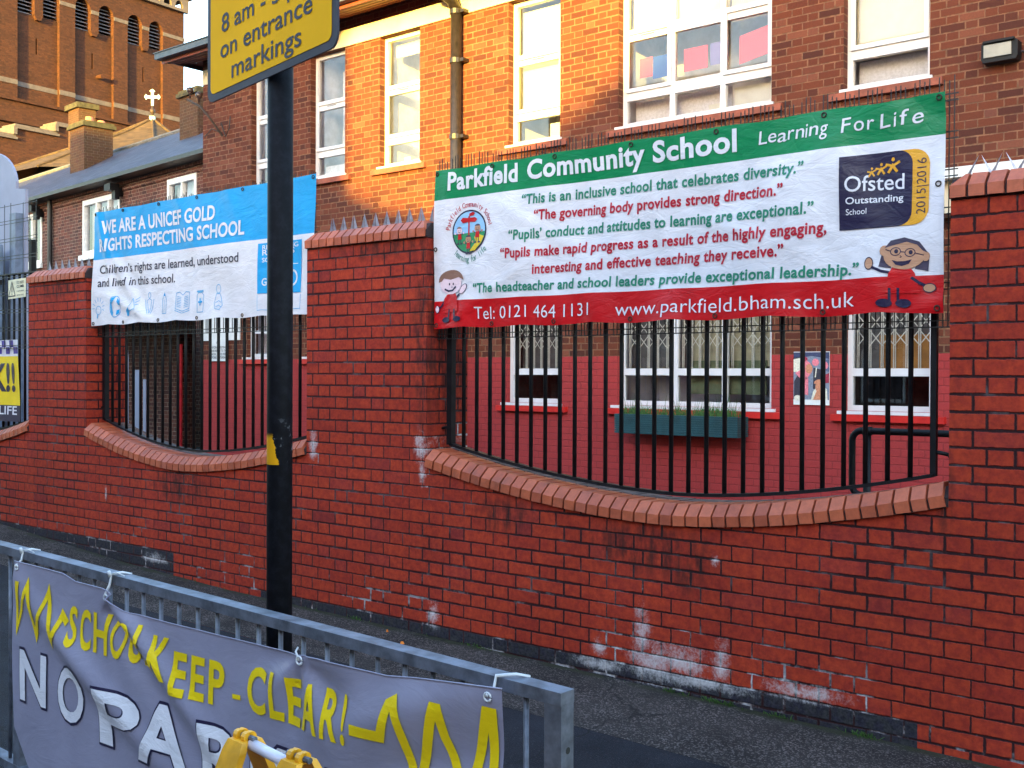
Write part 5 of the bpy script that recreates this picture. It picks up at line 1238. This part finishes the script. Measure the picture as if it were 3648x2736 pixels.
b = MB(); b.tube([(AX.x, AX.y, 4), (AX.x, AX.y, 8.5)], 3.8, 12); b.build('wall', M['tower'], ap)
b = MB()
for k_ in range(n):
    a_ = 2*math.pi*k_/n+.35; b.tube([Vector(coneP(r, z+.02, a_)) for r, z in rg], .05, 6)
b.build('hip_tiles', M['tile'], ap)
vd = Vector((.77, .64, 0)).normalized()
cr = thing('roof_cross', 'pale green copper cross on a ball above the apse roof', 'cross', (AX.x, AX.y, 11.0))
def cT(u, v, d): q = AX+vd*u+Vector((-vd.y, vd.x, 0))*d; return (q.x, q.y, v)
b = MB(); b.box(-.09, .09, -.09, .09, 10.98, 11.20, T=lambda x, y, z: cT(x, z, y)); b.build('plinth', M['verdigris'], cr)
b = MB(); b.tube([(AX.x, AX.y, 11.2), (AX.x, AX.y, 11.29), (AX.x, AX.y, 11.33), (AX.x, AX.y, 11.40), (AX.x, AX.y, 11.47), (AX.x, AX.y, 11.50), (AX.x, AX.y, 11.62)], [.03, .04, .085, .10, .085, .04, .03], 12); b.build('ball', M['bronze'], cr, smooth=True)
c0 = 11.93
cp = [(-.04, 11.60), (.04, 11.60), (.045, c0-.06), (.20, c0-.05), (.23, c0-.10), (.27, c0-.06), (.30, c0), (.27, c0+.06), (.23, c0+.10), (.20, c0+.05), (.045, c0+.045), (.045, c0+.19), (.10, c0+.22), (.06, c0+.26), (0, c0+.30), (-.06, c0+.26), (-.10, c0+.22), (-.045, c0+.19), (-.045, c0+.045), (-.20, c0+.05), (-.23, c0+.10), (-.27, c0+.06), (-.30, c0), (-.27, c0-.06), (-.23, c0-.10), (-.20, c0-.05), (-.045, c0-.06)]
b = MB(); b.prism(cp, cT, -.03, .03); b.build('cross', M['verdigris'], cr)
# ---------------------------------------------------------------- far left: grey arched board and ribbed shelter behind the mesh
gb = thing('arched_board', 'pale grey arched board standing behind the far left railing', 'board', (-9.0, 2.2, 0))
b = MB(); b.prism([(-10.4, .0), (-8.30, .0), (-8.30, 3.86)]+[(-8.56, 3.89)]+[(-9.3+.76*math.cos(R_(a_)), 3.89+.55*math.sin(R_(a_))) for a_ in range(10, 171, 10)]+[(-10.1, 3.89), (-10.4, 3.86)], ident, 2.2, 2.24); b.build('board', M['greycl'], gb)
b = MB(); b.box(-8.52, -8.36, 2.10, 2.199, .0, 3.55); b.build('post', M['shed'], gb)
rbs = thing('ribbed_shelter', 'blue grey ribbed sheet shelter in front of the arched board', 'shelter', (-9.3, 2.0, 0))
b = MB()
for i in range(16): b.box(-10.4+i*.115, -10.4+i*.115+(.07 if i % 2 else .10), 2.0+(.02 if i % 2 else 0), 2.06, .0, 3.15)
b.build('ribbed_sheet', M['shed'], rbs)
b = MB(); b.box(-10.5, -8.4, 1.92, 1.99, 2.62, 2.68); b.box(-10.5, -8.4, 1.92, 1.99, 1.55, 1.61); b.build('rail', M['black'], rbs)
# passage between school and house, darkened by an added canopy
cpz = thing('covered_passage', 'dark passage between the school and the terraced house under an added canopy', 'passage', (-12, 6.5, 0))
b = MB(); b.box(-17, -9.30, 4.9, 7.9, 2.75, 2.9); b.build('canopy', M['roofgrey'], cpz)  # slab out of sight, added to keep light off the passage
b = MB(); b.box(-12.7, -12.30, 5.3, 5.75, -.02, 2.74); b.build('brick_pier', M['wall'], cpz)
for q in ((-9.8, -9.3, 6.6, 7.0), (-17, -12.72, 7.4, 7.8)): b = MB(); b.box(*q, -.02, 2.74); b.build('back_wall', M['house'], cpz)
b = MB(); b.tube([(-10.42, 5.9, -.02), (-10.42, 5.9, 1.98)], .05, 10); tag(b.build('red_pipe', M['redpipe']), 'upright red pipe in the dark passage behind the left railing', 'pipe')
gl_ = thing('gate_leaf', 'pale grey gate leaf with arched top in the dark passage', 'gate', (-11.2, 5.0, 0))
b = MB(); b.prism([(-10.72, -.02), (-10.56, -.02), (-10.56, 1.72), (-10.60, 1.98), (-10.66, 2.07), (-10.72, 2.02)], ident, 5.0, 5.05); b.build('stile', M['greycl'], gl_)
b = MB(); b.box(-10.40, -10.20, 5.02, 5.04, -.02, 1.55); b.box(-10.10, -10.04, 5.02, 5.04, -.02, 1.4); b.build('panel', M['greycl'], gl_)

# ---------------------------------------------------------------- the street's other side: unseen, roofs shaped to shade this side, fronts mirrored in panes
def terrace(name, label, x0, x1, zt, roofpts, y0=-13.0, wins=6):
    t = thing(name, label, 'house', ((x0+x1)/2, y0, 0), 'houses across the street')
    b = MB(); b.prism([(x0, -1), (x1, -1)]+roofpts, ident, y0, y0-7); b.build('wall', M['house'], t)
    k_ = max(1, int((x1-x0)/3.0)); fr, gl = MB(), MB()
    for i in range(k_):
        cx = x0+(x1-x0)*(i+.5)/k_
        for zc in (1.6, 4.4):
            if zc+1 > zt: continue
            fr.box(cx-.6, cx+.6, y0+.001, y0+.05, zc-.8, zc+.8); gl.box(cx-.5, cx+.5, y0+.051, y0+.055, zc-.7, zc+.7)
    o = fr.build('window', M['whitewood'], t); gl.build('pane', M['dark_room'], o)
    return t
terrace('opposite_house', 'tall brick house across the street shaped to shade the terraced roof', -17, -4.0, 10, [(-4.0, 10.5), (-17, 10.5)])
terrace('opposite_house', 'long low brick house across the street kept low so upper windows mirror sky', -40, -17.02, 6, [(-17.02, 7.0), (-40, 7.0)])
terrace('opposite_house', 'narrow brick house across the street shaped to bound the sunlit school wall', -3.98, .85, 8, [(.85, 8.25), (-3.98, 8.25)])
terrace('opposite_house', 'low brick house across the street, roofline shaped to let sunlight reach the school', .86, 4.4, 5, [(4.4, 5.08), (2.9, 5.15), (1.6, 5.45), (.86, 5.75)])
terrace('opposite_house', 'brick gabled house across the street with roof slope shaped to edge the sunlight', 4.41, 26, 7, [(26, 8.4), (9.6, 8.4), (7.65, 7.1), (5.25, 6.06), (4.41, 5.1)])
